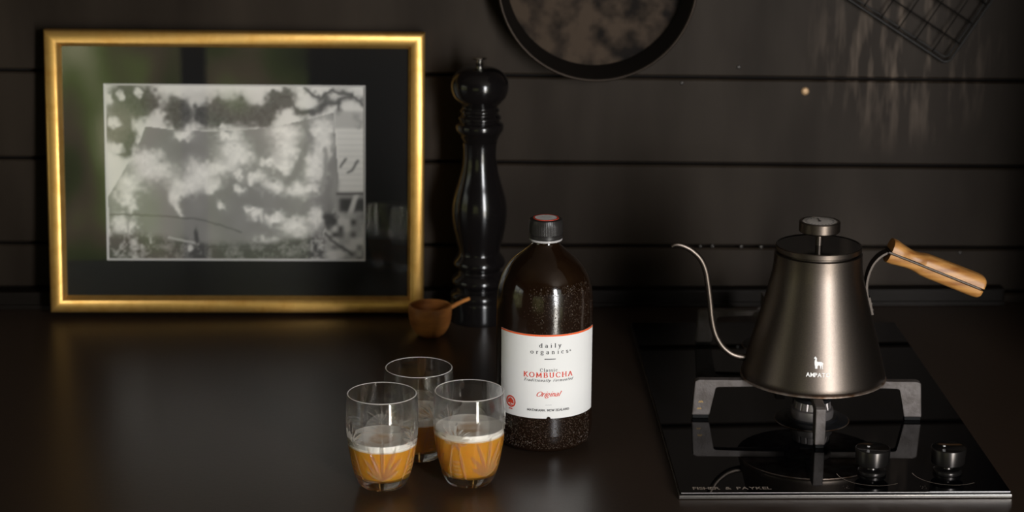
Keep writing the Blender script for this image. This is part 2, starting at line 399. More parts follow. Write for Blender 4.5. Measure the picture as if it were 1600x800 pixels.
def stroke_poly(bm, pts, mapf, thick, thin, shear, sc, ox, oy):
    """one thin ribbon per stroke, thick where it runs upright"""
    P = [Vector((p[0] + shear * p[1], p[1])) for p in pts]
    Q = [P[0]]
    for a, b in zip(P[:-1], P[1:]):
        k = max(1, int((b - a).length / 0.35))
        for i in range(1, k + 1): Q.append(a.lerp(b, i / k))
    L = []
    for i in range(len(Q)):
        d = Q[min(i + 1, len(Q) - 1)] - Q[max(i - 1, 0)]
        if d.length < 1e-6: d = Vector((1, 0))
        d.normalize(); w = (thin + (thick - thin) * abs(d.y) ** 1.5) / 2
        nrm = Vector((-d.y, d.x)) * w
        L.append([bm.verts.new(mapf(ox + (Q[i].x + s * nrm.x) * sc, oy + (Q[i].y + s * nrm.y) * sc)) for s in (1, -1)])
    for a, b in zip(L[:-1], L[1:]):
        try: bm.faces.new((a[0], a[1], b[1], b[0]))
        except ValueError: pass
def write(bm, text, mapf, cx, base, xh, width, thick=.2, thin=.09, shear=0.0, serif=True):
    adv = sum(G[c][0] for c in text) * xh
    sp = (width - adv) / max(1, len(text) - 1)
    x = cx - width / 2
    for c in text:
        a, st, se = G[c]
        for s in st: stroke_poly(bm, s, mapf, thick, thin, shear, xh, x, base)
        if serif:
            for s in se: stroke_poly(bm, s, mapf, thick * .5, thin, shear, xh, x, base)
        x += a * xh + sp
def sans(bm, text, mapf, cx, base, caph, width, offset=0.0):
    """upright sans capitals, each glyph outline filled and laid on the surface"""
    items = []; tot = 0
    for c in text:
        if c == ' ': items.append((None, .45)); tot += .45; continue
        cu = bpy.data.curves.new('glyph', 'FONT'); cu.body = c; cu.size = 1.0; cu.offset = offset; cu.resolution_u = 3
        ob = bpy.data.objects.new('glyph', cu)
        me = bpy.data.meshes.new_from_object(ob)
        xs = [v.co.x for v in me.vertices]; x0, x1 = min(xs), max(xs)
        items.append((me, x1 - x0, x0)); tot += x1 - x0
        bpy.data.objects.remove(ob); bpy.data.curves.remove(cu)
    k = caph / 0.70
    sp = (width - tot * k) / max(1, len(text) - 1)
    x = cx - width / 2
    for it in items:
        if it[0] is not None:
            me = it[0]
            vs = [bm.verts.new(mapf(x + (v.co.x - it[2]) * k, base + v.co.y * k)) for v in me.vertices]
            for p in me.polygons:
                try: bm.faces.new([vs[i] for i in p.vertices])
                except ValueError: pass
            bpy.data.meshes.remove(me)
        x += it[1] * k + sp

# ================================================================== THE SETTING
WALLY = 2.448
def wz(px, py): return at_y(px, py, WALLY)
# --- back wall of painted boards; joints run along lines that sag a little to the right
XL, XR = -1.45, 0.80
def joint(y_left, y_right):
    a = wz(0, y_left); b = wz(1560, y_right)
    s = (b.z - a.z) / (b.x - a.x)
    return lambda x: a.z + s * (x - a.x)
J = [joint(450, 456), joint(380, 388), joint(247, 261), joint(110, 126.5), joint(-29, -10)]
dz = J[4](0) - J[3](0)
bm = bmesh.new()
def board(zb, zt, y0, y1):
    g = 0.0016
    poly = []
    for x in (XL, XR):
        b = zb(x) + g; t = zt(x) - g
        poly.append([bm.verts.new((x, y, z)) for y, z in ((y1, b), (y0 + .002, b), (y0, b + .002), (y0, t - .002), (y0 + .002, t), (y1, t))])
    a, c = poly
    for i in range(6):
        j = (i + 1) % 6
        bm.faces.new((a[i], a[j], c[j], c[i]))
    bm.faces.new(a); bm.faces.new(c[::-1])
tops = [lambda x: -0.02] + J + [(lambda x, k=k: J[4](x) + dz * k) for k in range(1, 12)]
for a, b in zip(tops[:-1], tops[1:]):
    if a(0) < 1.58: board(a, b, WALLY, WALLY + 0.018)
for f in bm.faces: f.material_index = 0
bm_box(bm, XL, XR, WALLY + .012, WALLY + .05, -0.9, 1.6, mat_i=1)
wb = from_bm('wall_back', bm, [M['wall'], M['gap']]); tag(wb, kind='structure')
# --- low trim strip behind the worktop
bm = bmesh.new()
bm_box(bm, XL, 0.683, 2.429, WALLY, 0.0, 0.0205, bev=.0022)
bm_box(bm, XL, 0.683, 2.4265, 2.4300, 0.0, 0.006, bev=.001)
tr = from_bm('trim_1', bm, M['trim']); tag(tr, kind='structure')
# --- right-hand panel out of view, placed to shade the end of the back wall
bm = bmesh.new(); bm_box(bm, 0.8005, 0.84, 1.62, WALLY + .02, -0.9, 1.6)
wr = from_bm('shade_panel_right', bm, M['wall']); tag(wr, kind='structure')
# --- room behind the camera: floor, ceiling, walls with windows
def slab(name, x0, x1, y0, y1, z0, z1, m):
    b = bmesh.new(); bm_box(b, x0, x1, y0, y1, z0, z1); return tag(from_bm(name, b, m), kind='structure')
slab('floor', -2.7, 2.7, -0.75, 2.5, -0.95, -0.9, M['floorwood'])
slab('ceiling', -2.7, 2.7, -0.75, 2.5, 1.6, 1.65, M['ceil'])
bm = bmesh.new()     # left wall with an opening added for the fill lamp
for y0, y1, z0, z1 in ((-.75, SY0, -.95, 1.65), (SY1, 2.5, -.95, 1.65), (SY0, SY1, -.95, SZ0), (SY0, SY1, SZ1, 1.65)): bm_box(bm, -2.75, -2.7, y0, y1, z0, z1)
tag(from_bm('wall_left', bm, M['room']), kind='structure')
bm = bmesh.new()
for y in (SY0 + .02, (SY0 + SY1) / 2, SY1 - .02): bm_box(bm, -2.74, -2.71, y - .02, y + .02, SZ0, SZ1)
for z in (SZ0 + .02, SZ1 - .02): bm_box(bm, -2.74, -2.71, SY0, SY1, z - .02, z + .02)
tag(from_bm('fill_window', bm, M['trim']), kind='structure')  # window frame made up to go with the left fill lamp
slab('wall_far_right', 2.7, 2.75, -0.75, 2.5, -0.95, 1.65, M['room'])
bm = bmesh.new()
bm_box(bm, -2.7, XL, WALLY + .01, WALLY + .05, -0.9, 1.6); bm_box(bm, 0.84, 2.7, WALLY + .01, WALLY + .05, -0.9, 1.6)
tag(from_bm('wall_back_wings', bm, M['room']), kind='structure')
# window wall, openings: garden window on the left (X -1.9..-0.28), bright window (0.80..1.50), narrow second light (1.58..2.2)
GX0, GX1, GZ0, GZ1 = -1.55, -0.20, -0.30, 0.60
xs = [(-2.7, GX0, -.9, 1.6), (GX0, GX1, -.9, GZ0), (GX0, GX1, GZ1, 1.6), (GX1, WX0, -.9, 1.6), (WX0, 2.2, -.9, WZB), (WX0, 2.2, WZ1, 1.6), (2.2, 2.7, -.9, 1.6)]
bm = bmesh.new()
for a, b, c, d in xs: bm_box(bm, a, b, WY - .13, WY, c, d)
tag(from_bm('wall_window_side', bm, M['room']), kind='structure')
bm = bmesh.new()
for x in (GX0 + .02, GX1 - .02): bm_box(bm, x - .02, x + .02, WY - .09, WY - .03, GZ0, GZ1)
for x in (-1.35, -0.53): bm_box(bm, x - .03, x + .03, WY - .09, WY - .03, GZ0, GZ1)
for z in (GZ0 + .02, GZ1 - .02): bm_box(bm, GX0, GX1, WY - .09, WY - .03, z - .02, z + .02)
tag(from_bm('window_1', bm, M['trim']), kind='structure')
bm = bmesh.new()
for x in (WX0 + .01, WX1 + .035, 2.19): bm_box(bm, x - .01, x + .02, WY - .12, WY - .02, WZB, WZ1)
for z in (WZB + .01, WZ0, WZ1 - .01): bm_box(bm, WX0, 2.2, WY - .12, WY - .02, z - .01, z + .01)
tag(from_bm('window_2', bm, M['trim']), kind='structure')

# ================================================================== WORKTOP
bm = bmesh.new(); bm_box(bm, XL, 0.800, 1.745, WALLY - .0005, -0.03, 0.0, bev=.002)
wt = from_bm('worktop', bm, M['counter'])
tag(wt, 'dark brown-black satin stone worktop running along the boarded wall', 'worktop')

# ================================================================== PICTURE FRAME
FX, FY, FYAW, FLEAN, FROLL, FW_, FH_ = -0.2114, 2.3988, 0.0079, 0.0838, 0.0089, 0.4247, 0.3214
a = Vector((math.cos(FYAW), math.sin(FYAW), 0)); n_ = Vector((-math.sin(FYAW), math.cos(FYAW), 0))
b_ = Vector((0, 0, math.cos(FLEAN))) + n_ * math.sin(FLEAN)
ax = (a * math.cos(FROLL) - b_ * math.sin(FROLL)).normalized(); bx_ = (b_ * math.cos(FROLL) + a * math.sin(FROLL)).normalized()
cxn = ax.cross(bx_)            # points towards the room? (x cross up) -> -Y ... front
MF = Matrix((ax, bx_, cxn)).transposed().to_4x4()
fr = thing('picture_frame', 'gold-framed black and white photograph with black mat leaning on the dark wall', 'picture frame', (FX, FY, 0.004 + FW_ / 2 * math.sin(FROLL)))
fr.matrix_world = Matrix.Translation((FX, FY, 0.0025 + FW_ / 2 * math.sin(FROLL))) @ MF
# frame-local: x right, y up, z towards the viewer
def fl(px, py, depth=0.0):
    d = ray(px, py); nrm = cxn; O = fr.matrix_world.translation + nrm * depth
    t = (O - CP).dot(nrm) / d.dot(nrm); P = CP + d * t
    return fr.matrix_world.inverted() @ P
MW = 0.0165      # moulding width
# moulding: rounded profile swept round the rectangle with mitred corners
mp_ = [(0, -0.014), (0, 0.000)] + [(MW * .5 - MW * .5 * math.cos(PI * k / 12), 0.000 + 0.0078 * math.sin(PI * k / 12) ** .8) for k in range(1, 12)] + [(MW, 0.000), (MW + .0012, -.0015), (MW + .0022, -.0045), (MW + .0022, -.008), (MW - .004, -.014)]
bm = bmesh.new()
cor = [(-FW_ / 2, 0, 1, 1), (FW_ / 2, 0, -1, 1), (FW_ / 2, FH_, -1, -1), (-FW_ / 2, FH_, 1, -1)]
rings = [[bm.verts.new((x + sx * u, y + sy * u, v)) for u, v in mp_] for x, y, sx, sy in cor]
for i in range(4):
    p, q = rings[i], rings[(i + 1) % 4]
    for k in range(len(mp_)):
        l = (k + 1) % len(mp_)
        bm.faces.new((p[k], p[l], q[l], q[k]))
from_bm('moulding', bm, M['gold'], fr, smooth=True, sharp=50)
# inner sizes from the photo
P0 = fl(163, 132, -.006); P1 = fl(571, 132, -.006); P2 = fl(571, 409, -.006); P3 = fl(166, 406, -.006)
ix0 = (P0.x + P3.x) / 2; ix1 = (P1.x + P2.x) / 2; iy1 = (P0.y + P1.y) / 2; iy0 = (P2.y + P3.y) / 2
bm = bmesh.new()   # mat board with a window
def ringface(bm, o, i, z, zi=None):
    zi = z if zi is None else zi
    vo = [bm.verts.new((x, y, z)) for x, y in ((o[0], o[2]), (o[1], o[2]), (o[1], o[3]), (o[0], o[3]))]
    vi = [bm.verts.new((x, y, zi)) for x, y in ((i[0], i[2]), (i[1], i[2]), (i[1], i[3]), (i[0], i[3]))]
    for k in range(4):
        l = (k + 1) % 4
        bm.faces.new((vo[k], vo[l], vi[l], vi[k]))
    return vo, vi
O_ = (-FW_ / 2 + .012, FW_ / 2 - .012, .012, FH_ - .012); I_ = (ix0, ix1, iy0, iy1)
ringface(bm, O_, I_, -.0062); ringface(bm, O_, I_, -.0085)
bmesh.ops.bridge_loops
bmo = bm
vo, vi = ringface(bm, I_, I_, -.0062, -.0085)
bmesh.ops.remove_doubles(bm, verts=bm.verts, dist=1e-6)
bm.normal_update()
me = bpy.data.meshes.new('mat_board'); bm.to_mesh(me); bm.free(); link('mat_board', me, M['matboard'], fr)
bm = bmesh.new()
cw = .0022
ringface(bm, I_, (ix0 + cw, ix1 - cw, iy0 + cw, iy1 - cw), -.0060, -.0078)
me = bpy.data.meshes.new('white_bevel'); bm.to_mesh(me); bm.free(); link('white_bevel', me, M['white_core'], fr)
bm = bmesh.new(); bm_box(bm, -FW_ / 2 + .013, FW_ / 2 - .013, .013, FH_ - .013, -.0135, -.0095)
from_bm('backing_board', bm, M['backing'], fr)
bm = bmesh.new(); bm_box(bm, -FW_ / 2 + .013, FW_ / 2 - .013, .013, FH_ - .013, -.0052, -.0040)
from_bm('glass_pane', bm, M['pane'], fr)
# the photograph: cloth on a line with dappled shade, trees above, buildings at the right
def photo_values(nx, ny):
    X, Y = np.meshgrid(np.linspace(50, 1112, nx), np.linspace(45, 752, ny))
    rng = np.random.RandomState(3)
    def vn(cell, seed):
        r = np.random.RandomState(seed); g = r.rand(int(900 / cell) + 4, int(1300 / cell) + 4)
        gx, gy = X / cell, Y / cell; x0 = gx.astype(int); y0 = gy.astype(int); fx = gx - x0; fy = gy - y0
        fx = fx * fx * (3 - 2 * fx); fy = fy * fy * (3 - 2 * fy)
        return (g[y0, x0] * (1 - fx) * (1 - fy) + g[y0, x0 + 1] * fx * (1 - fy) + g[y0 + 1, x0] * (1 - fx) * fy + g[y0 + 1, x0 + 1] * fx * fy)
    wx = (vn(40, 1) - .5) * 30 + (vn(16, 2) - .5) * 26; wy = (vn(40, 5) - .5) * 28 + (vn(16, 6) - .5) * 26
    fine = vn(9, 9) * .6 + vn(22, 10) * .4
    V = np.full(X.shape, .74) + .04 * (vn(120, 4) - .5)
    sm = lambda e: 1 / (1 + np.exp(-np.clip(e, -30, 30)))
    def blob(cx, cy, rx, ry, warp=1.0, sharp=7):
        d = np.sqrt(((X + wx * warp - cx) / rx) ** 2 + ((Y + wy * warp - cy) / ry) ** 2)
        return sm((1 - d) * sharp)
    def put(mask, val): 
        nonlocal V
        V = V * (1 - mask) + val * mask
    def line(pts, w, val, warp=.3, soft=.35):
        nonlocal V
        D = np.full(X.shape, 1e9)
        for (x0, y0), (x1, y1) in zip(pts[:-1], pts[1:]):
            dx, dy = x1 - x0, y1 - y0; t = np.clip(((X + wx * warp - x0) * dx + (Y + wy * warp - y0) * dy) / (dx * dx + dy * dy), 0, 1)
            D = np.minimum(D, np.hypot(X + wx * warp - x0 - t * dx, Y + wy * warp - y0 - t * dy))
        put(sm((w - D) / (w * soft)), val)
    put(blob(520, 90, 120, 25, .4, 4), .56)
    for c in ((150, 110, 95, 85), (95, 210, 60, 90), (215, 120, 70, 60), (130, 270, 45, 60), (345, 160, 62, 68), (440, 170, 40, 50), (510, 155, 62, 66), (605, 155, 62, 62), (685, 165, 70, 48), (765, 95, 66, 42), (740, 130, 40, 30)):
        put(blob(*c, .8, 9), .045 + .06 * fine)
    for c in ((80, 195, 22, 22), (95, 300, 30, 14), (270, 170, 28, 26), (190, 75, 14, 16), (110, 90, 16, 18), (535, 212, 18, 9), (180, 220, 12, 12), (60, 100, 14, 30)):
        put(blob(*c, .6), .68)
    for p, w in (([(780, 110), (850, 155), (930, 135), (1000, 100), (1060, 82), (1105, 112)], 12), ([(870, 58), (930, 100), (985, 60), (1060, 78)], 9), ([(1075, 170), (1100, 190), (1090, 220)], 10), ([(830, 155), (900, 150)], 12), ([(1000, 110), (1010, 155)], 9), ([(960, 95), (940, 130)], 16)):
        line(p, w, .09, .5)
    put(sm((X - 985) / 4) * sm((Y - 145) / 3) * sm((1110 - X) / 3) * sm((217 - Y) / 3) * .8, .42)
    put(sm((X - 1000) / 4) * sm((Y - 217) / 3) * sm((470 - Y) / 4), .72 - .05 * ((Y // 12) % 2))
    for p in ([(1012, 372), (1034, 340)], [(1045, 395), (1062, 385), (1085, 345)]): line(p, 5, .16, .1)
    # sheet
    poly = [(212, 212), (330, 226), (500, 232), (640, 222), (720, 214), (870, 182), (985, 152), (996, 300), (1004, 430), (985, 540), (940, 640), (930, 705), (60, 705), (52, 500), (112, 405), (190, 270)]
    inside = np.zeros(X.shape, bool); j = len(poly) - 1
    for i in range(len(poly)):
        xi, yi = poly[i]; xj, yj = poly[j]
        c = ((yi > Y) != (yj > Y)) & (X < (xj - xi) * (Y - yi) / (yj - yi + 1e-9) + xi)
        inside ^= c; j = i
    V = np.where(inside, .25 + .05 * (vn(60, 12) - .5), V)
    Vs = V.copy()
    for c in ((370, 245, 42, 22), (560, 245, 50, 22), (200, 345, 78, 42), (255, 395, 80, 36), (150, 440, 66, 44), (130, 500, 40, 36), (150, 545, 22, 22), (575, 300, 62, 42), (600, 345, 60, 34), (520, 380, 70, 36), (430, 400, 60, 50), (370, 450, 70, 40), (480, 450, 46, 30), (330, 500, 26, 40), (335, 545, 16, 20), (585, 415, 22, 18), (670, 418, 44, 26), (740, 455, 46, 24), (600, 465, 24, 18), (790, 235, 66, 50), (790, 310, 60, 44), (720, 355, 34, 26), (780, 375, 40, 34), (940, 220, 55, 60), (945, 300, 30, 50), (905, 355, 44, 34), (910, 400, 44, 30), (850, 470, 56, 34), (900, 455, 34, 26), (520, 530, 18, 18), (640, 540, 22, 16), (665, 570, 30, 22), (740, 580, 36, 24), (820, 610, 60, 34), (905, 580, 36, 46), (850, 655, 40, 22), (720, 672, 56, 22), (100, 610, 26, 44), (150, 620, 18, 40)):
        m_ = blob(c[0], c[1], c[2] * .84, c[3] * .84, .9, 4.0); Vs = Vs * (1 - m_ * (.85 + .3 * (fine - .5))) + .93 * m_ * (.85 + .3 * (fine - .5))
    V = np.where(inside, Vs, V)
    line([(868, 182), (884, 255), (862, 320), (836, 380), (800, 430)], 13, .25, .4)
    line([(884, 255), (850, 285), (860, 330)], 6, .3, .5)
    line([(950, 300), (955, 380), (935, 470)], 8, .35, .3)
    line([(60, 570), (260, 575), (440, 590), (600, 640)], 3, .13, .2)
    put(blob(990, 480, 16, 90, .2, 5), .33)
    # ground, car and garden edge
    g = sm((Y - (648 + 40 * np.exp(-((X - 560) / 260) ** 2))) / 7)
    gv = np.clip(.07 + .5 * np.clip((vn(26, 20) * .5 + fine * .5 - .42) * 2.6, 0, 1) * (.35 + .65 * (np.abs(X - 560) > 330)), 0, .62)
    V = V * (1 - g) + gv * g
    put(sm((X - 1000) / 4) * sm((Y - 475) / 4), .30); put(sm((X - 1008) / 4) * sm((Y - 500) / 3) * sm((556 - Y) / 3), .05)
    line([(1052, 566), (1078, 488)], 10, .6, .05, .2); line([(1000, 482), (1110, 480)], 5, .10, .05)
    put(sm((X - 950) / 8) * sm((Y - 562) / 5), .62 * np.clip(vn(26, 31) * 1.1 + .1, 0, 1)); put(blob(970, 585, 34, 34, .6), .06)
    line([(950, 645), (1000, 690), (1060, 725)], 6, .10, .3); line([(300, 665), (420, 690)], 4, .5, .2)
    put(blob(415, 660, 9, 34, .2), .07); put(blob(390, 708, 12, 12, .3), .62)
    return np.clip(V * 1.08, .03, .93)
nx, ny = 300, 200
V = photo_values(nx, ny)[::-1]
gx = np.linspace(ix0 + cw * .6, ix1 - cw * .6, nx); gy = np.linspace(iy0 + cw * .6, iy1 - cw * .6, ny)
XX, YY = np.meshgrid(gx, gy)
me = bpy.data.meshes.new('photograph')
verts = np.stack([XX.ravel(), YY.ravel(), np.full(XX.size, -.0088)], 1)
idx = np.arange(nx * ny).reshape(ny, nx)
faces = np.stack([idx[:-1, :-1], idx[:-1, 1:], idx[1:, 1:], idx[1:, :-1]], -1).reshape(-1, 4)
me.from_pydata(verts.tolist(), [], faces.tolist())
ca = me.color_attributes.new('print', 'FLOAT_COLOR', 'POINT')
cc = np.ones((nx * ny, 4), np.float32); v = V.ravel()
cc[:, 0] = v; cc[:, 1] = v * .965; cc[:, 2] = v * .90
ca.data.foreach_set('color', cc.ravel())
m = bpy.data.materials.new('printed_photograph'); m.use_nodes = True; t = m.node_tree
va = t.nodes.new('ShaderNodeVertexColor'); va.layer_name = 'print'
t.links.new(va.outputs['Color'], t.nodes['Principled BSDF'].inputs['Base Color']); t.nodes['Principled BSDF'].inputs['Roughness'].default_value = .6
o = link('photograph', me, m, fr); o['label'] = 'black and white photograph of a dappled cloth hung before trees'

# ================================================================== PEPPER MILL
P = at_z(748, 499, 0)
pm = thing('pepper_mill', 'tall turned glossy black pepper mill between the frame and the bottle', 'pepper mill', P)
def rel(pr): return pr
lowpts = [(45, 499), (46, 496), (45.5, 470), (44.5, 466), (45, 463), (45, 458), (42, 453), (37, 449), (36, 447), (39, 444), (43, 439), (42.5, 433), (38, 427), (34, 423), (33.5, 420), (37, 416), (41, 411), (40, 405), (36, 399), (33, 394), (33.5, 386), (37, 372), (41, 355), (43.5, 336), (43, 318), (39, 300), (33.5, 282), (28.5, 262), (26.5, 244), (27, 228), (28, 221)]
pr = prof(P, lowpts); pr[0][1] = 0
pr = [(0, 0), (pr[0][0], 0)] + smooth_prof(pr[1:], 4) + [(0, pr[-1][1])]
bm = bmesh.new(); lathe(bm, pr, 80); from_bm('body', bm, M['ebony'], pm, smooth=True, sharp=60)
up = [(27, 221), (29, 217), (31, 213), (33, 209), (37, 203), (38, 198), (37, 193), (32, 189), (31.5, 187), (34, 184), (33, 181), (30, 178), (29.5, 176), (31.5, 172), (30, 169), (28.5, 166), (34, 160), (42, 150), (45.5, 137), (44.5, 126), (39, 116), (30, 109), (18, 105), (8, 104)]
pr = prof(P, up)
pr = [(0, pr[0][1])] + smooth_prof(pr, 4) + [(0, pr[-1][1])]
bm = bmesh.new(); lathe(bm, pr, 80); from_bm('head', bm, M['ebony'], pm, smooth=True, sharp=60)
pr = prof(P, [(5, 105), (5, 101), (6.5, 99), (5, 97), (4, 95), (4.5, 93), (10.5, 92.5), (11.5, 91), (10.5, 89.5), (4, 88)])
bm = bmesh.new(); lathe(bm, [(0, pr[0][1])] + [tuple(q) for q in pr] + [(0, pr[-1][1])], 32)
o = from_bm('finial_nut', bm, M['steel'], pm, smooth=True, sharp=40); o['label'] = 'polished steel nut'

# ================================================================== WOODEN SCOOP
P = at_z(679, 524, 0); P = Vector((at_y(672, 500, P.y).x, P.y, 0))
sc_ = thing('wooden_scoop', 'small round wooden scoop beside the lower right corner of the gold frame', 'scoop', P)
pr = prof(P, [(16, 527), (24, 521), (30, 511), (33, 499), (34, 488), (33.5, 480)]); z0 = pr[0][1]
pr = [(r_, z_ - z0) for r_, z_ in pr]
ou = smooth_prof(pr, 5); inn = [(r_ - .0022, max(z_, .0035)) for r_, z_ in ou][::-1]
bm = bmesh.new(); lathe(bm, [(0, 0)] + ou + [(ou[-1][0] - .001, ou[-1][1] + .0006)] + inn + [(0, .0035)], 64)
from_bm('bowl', bm, M['scoop'], sc_, smooth=True, sharp=50)
# handle: rises from the far rim to the right
e0 = at_y(690, 487, P.y + .0) - P; e1 = at_y(703, 481, P.y + .004) - P; e2 = at_y(733, 466.5, P.y + .02) - P
bm = bmesh.new(); hp = catmull([e0, e1, (e1 + e2) / 2 + Vector((0, 0, .0006)), e2], 6)
tube(bm, hp, [.0028 - .0008 * i / len(hp) for i in range(len(hp))], 10)
from_bm('handle', bm, M['scoop'], sc_, smooth=True)

# ================================================================== BOTTLE
P = at_z(849, 686, 0)
bt = thing('bottle', 'large dark amber kombucha bottle with white label and black screw cap', 'bottle', P)
body = [(0, 688), (52, 687), (62, 686), (69, 681), (73, 673), (75.3, 660), (75.5, 640), (75.5, 500), (75.5, 475), (74.3, 457), (71.5, 441), (65.5, 425), (56, 410), (45, 399), (34, 390.5), (26, 384), (21.5, 379), (20.5, 374)]
pr = prof(P, body); pr[0] = (0, .0015)
base = pr[1:3]; pr = [(0, .002), (pr[1][0], 0)] + [tuple(q) for q in smooth_prof([(a_, max(b2, .001)) for a_, b2 in pr[2:]], 5)]
BR = pr[-1]; 
# droplets of condensation as fine relief
def dew(a_, z_, r_): return 0
bm = bmesh.new(); lathe(bm, pr + [(BR[0], BR[1] + .004), (0, BR[1] + .004)], 128)
m = M['amber']
body_o = from_bm('glass_body', bm, [M['amber'], M['dew']], bt, smooth=True, sharp=60)
zd0 = prof(P, [(1, 442)])[0][1]
for f in body_o.data.polygons:
    if f.center.z < zd0 and f.center.z > .004: f.material_index = 1
RB = prof(P, [(75.5, 560)])[0][0]
# neck, support ring, cap
c = prof(P, [(26, 374.5), (26, 371)]); 
bm = bmesh.new(); lathe(bm, [(0, c[0][1]), (c[0][0] - .0006, c[0][1]), (c[0][0], c[0][1] + .0006), (c[0][0], c[1][1]), (0, c[1][1])], 64)
from_bm('tamper_ring', bm, M['ring'], bt, smooth=True, sharp=40)
c = prof(P, [(26.3, 370.6), (26.3, 345), (24.5, 340.5)])
r0, zb, zt = c[0][0], c[0][1], c[2][1]
bm = bmesh.new()
lathe(bm, [(0, zb), (r0 - .0005, zb), (r0, zb + .0004), (r0, zb + .0032), (r0 - .0005, zb + .0036), (r0 - .0005, zb + .0042), (r0, zb + .0046)] + [(r0, zb + .0046 + (c[1][1] - zb - .0046) * k / 3) for k in (1, 2, 3)] + [(r0 - .0007, zt - .0006), (r0 - .0022, zt), (0, zt)], 180,
      disp=lambda a_, z_, r_: (.00022 if (z_ > zb + .0044 and z_ < c[1][1] + .0001 and int(a_ / (2 * PI) * 180 + .5) % 3 == 0) else 0))
from_bm('screw_cap', bm, M['cap'], bt, smooth=True, sharp=35)
cap_top = zt
bm = bmesh.new(); lathe(bm, [(0, zt + .00035), (.0113, zt + .00035), (.0113, zt + .0001)], 64)
o = from_bm('cap_sticker', bm, M['paper'], bt); o['label'] = 'round white sticker on the cap'
bm = bmesh.new(); lathe(bm, [(.0105, zt + .0005), (.0121, zt + .0005), (.0121, zt + .0001)], 64)
from_bm('sticker_ring', bm, M['red'], o)
bm = bmesh.new()
for k, (tx, w_) in enumerate((('daily', .008), ('organics', .011))):
    write(bm, tx, lambda u, v: (u, v, zt + .0007), 0, .0012 - .0036 * k, .0013, w_, .25, .16)
from_bm('lettering', bm, M['greyink'], o)
# label: a sheet wrapped on the cylinder
view = math.atan2(-P.y, -P.x)                       # azimuth from bottle to camera
def hit_cyl(px, py, C, rfun):
    d = ray(px, py); lo_, hi_ = 1.2, 3.0
    best = None
    # march to the first point inside the surface of revolution
    tmin = (C.y - .14) / d.y; tmax = (C.y + .02) / d.y; n = 400; prev = None
    for i in range(n + 1):
        t_ = tmin + (tmax - tmin) * i / n; Q = CP + d * t_
        s_ = math.hypot(Q.x - C.x, Q.y - C.y) - rfun(Q.z)
        if s_ < 0 and prev is not None:
            t0, t1 = prev, t_
            for _ in range(25):
                tm = (t0 + t1) / 2; Q = CP + d * tm
                if math.hypot(Q.x - C.x, Q.y - C.y) - rfun(Q.z) < 0: t1 = tm
                else: t0 = tm
            Q = CP + d * t1
            return math.atan2(Q.y - C.y, Q.x - C.x), Q.z
        prev = t_
    return None
def lab(px, py):
    th, z_ = hit_cyl(px, py, P, lambda z: RB)
    return (th - view) * RB, z_
LE = .00035
def on_label(u, v, e=.0006):
    th = view + u / RB
    return ((RB + e) * math.cos(th), (RB + e) * math.sin(th), v)
uC = lab(857, 580)[0]
zT = lab(853, 523.5)[1]; zB = lab(857, 654)[1]
u0 = -(61 / 180 * PI) * RB; u1 = (76 / 180 * PI) * RB
def sheet(bm, ua, ub, va, vb, e, n=48):
    A = [[bm.verts.new(on_label(ua + (ub - ua) * i / n, v_, e)) for i in range(n + 1)] for v_ in (va, vb)]
    for i in range(n): bm.faces.new((A[0][i], A[0][i + 1], A[1][i + 1], A[1][i]))
bm = bmesh.new(); sheet(bm, u0, u1, zB, zT, LE)
ext = bmesh.ops.extrude_face_region(bm, geom=list(bm.faces))
for v in [g for g in ext['geom'] if isinstance(g, bmesh.types.BMVert)]:
    rr = math.hypot(v.co.x, v.co.y); k = (RB + .00005) / rr; v.co.x *= k; v.co.y *= k
lb = from_bm('label', bm, M['paper'], bt, smooth=True, sharp=40); lb['label'] = 'white paper label with an orange top edge'
bm = bmesh.new(); sheet(bm, u0, u1, zT - .0016, zT, LE + .00012)
from_bm('orange_border', bm, M['orange'], lb, smooth=True)
K = zc((P.x, P.y - RB, .1)) / F      # metres per px on the label
bm = bmesh.new()
u_, v_ = lab(860, 543); write(bm, 'daily', on_label, u_, v_, 4.6 * K, 34 * K, .28, .12)
u_, v_ = lab(859, 553); write(bm, 'organics', on_label, u_, v_, 4.6 * K, 60 * K, .28, .12)
u_, v_ = lab(890.5, 547); stroke_poly(bm, A_(0, 0, .6, .6, 0, 360), on_label, .5, .5, 0, 1.5 * K, u_, v_)
from_bm('brand_lettering', bm, M['ink'], lb)
bm = bmesh.new()
u_, v_ = lab(859.5, 561); stroke_poly(bm, [(-8.8, 0), (8.8, 0)], on_label, 1.2, 1.2, 0, K, u_, v_)
u_, v_ = lab(857.5, 580.5); write(bm, 'Classic', on_label, u_, v_, 3.5 * K, 27.5 * K, .24, .13)
u_, v_ = lab(857, 596.3); write(bm, 'Traditionally Fermented'.replace('T', 'F', 0), on_label, u_, v_, 3.0 * K, 80 * K, .26, .14, .45, False)
from_bm('dark_lettering', bm, M['ink'], lb)
bm = bmesh.new()
u_, v_ = lab(857, 642.4); write(bm, 'MATAKANA, NEW ZEALAND', on_label, u_, v_, 2.5 * K, 68 * K, .34, .18)
from_bm('place_lettering', bm, M['ink'], lb)
bm = bmesh.new()
u_, v_ = lab(857, 589.8); write(bm, 'KOMBUCHA', on_label, u_, v_, 5.7 * K, 79.5 * K, .30, .13)
u_, v_ = lab(856, 619.5); write(bm, 'Original', on_label, u_, v_, 5.6 * K, 38 * K, .26, .12, .55, False)
from_bm('red_lettering', bm, M['red'], lb)
bm = bmesh.new()
u_, v_ = lab(857, 632.7); stroke_poly(bm, [(-5, 0), (5, 0)], on_label, .7, .7, 0, K, u_, v_)
from_bm('grey_dash', bm, M['greyink'], lb)
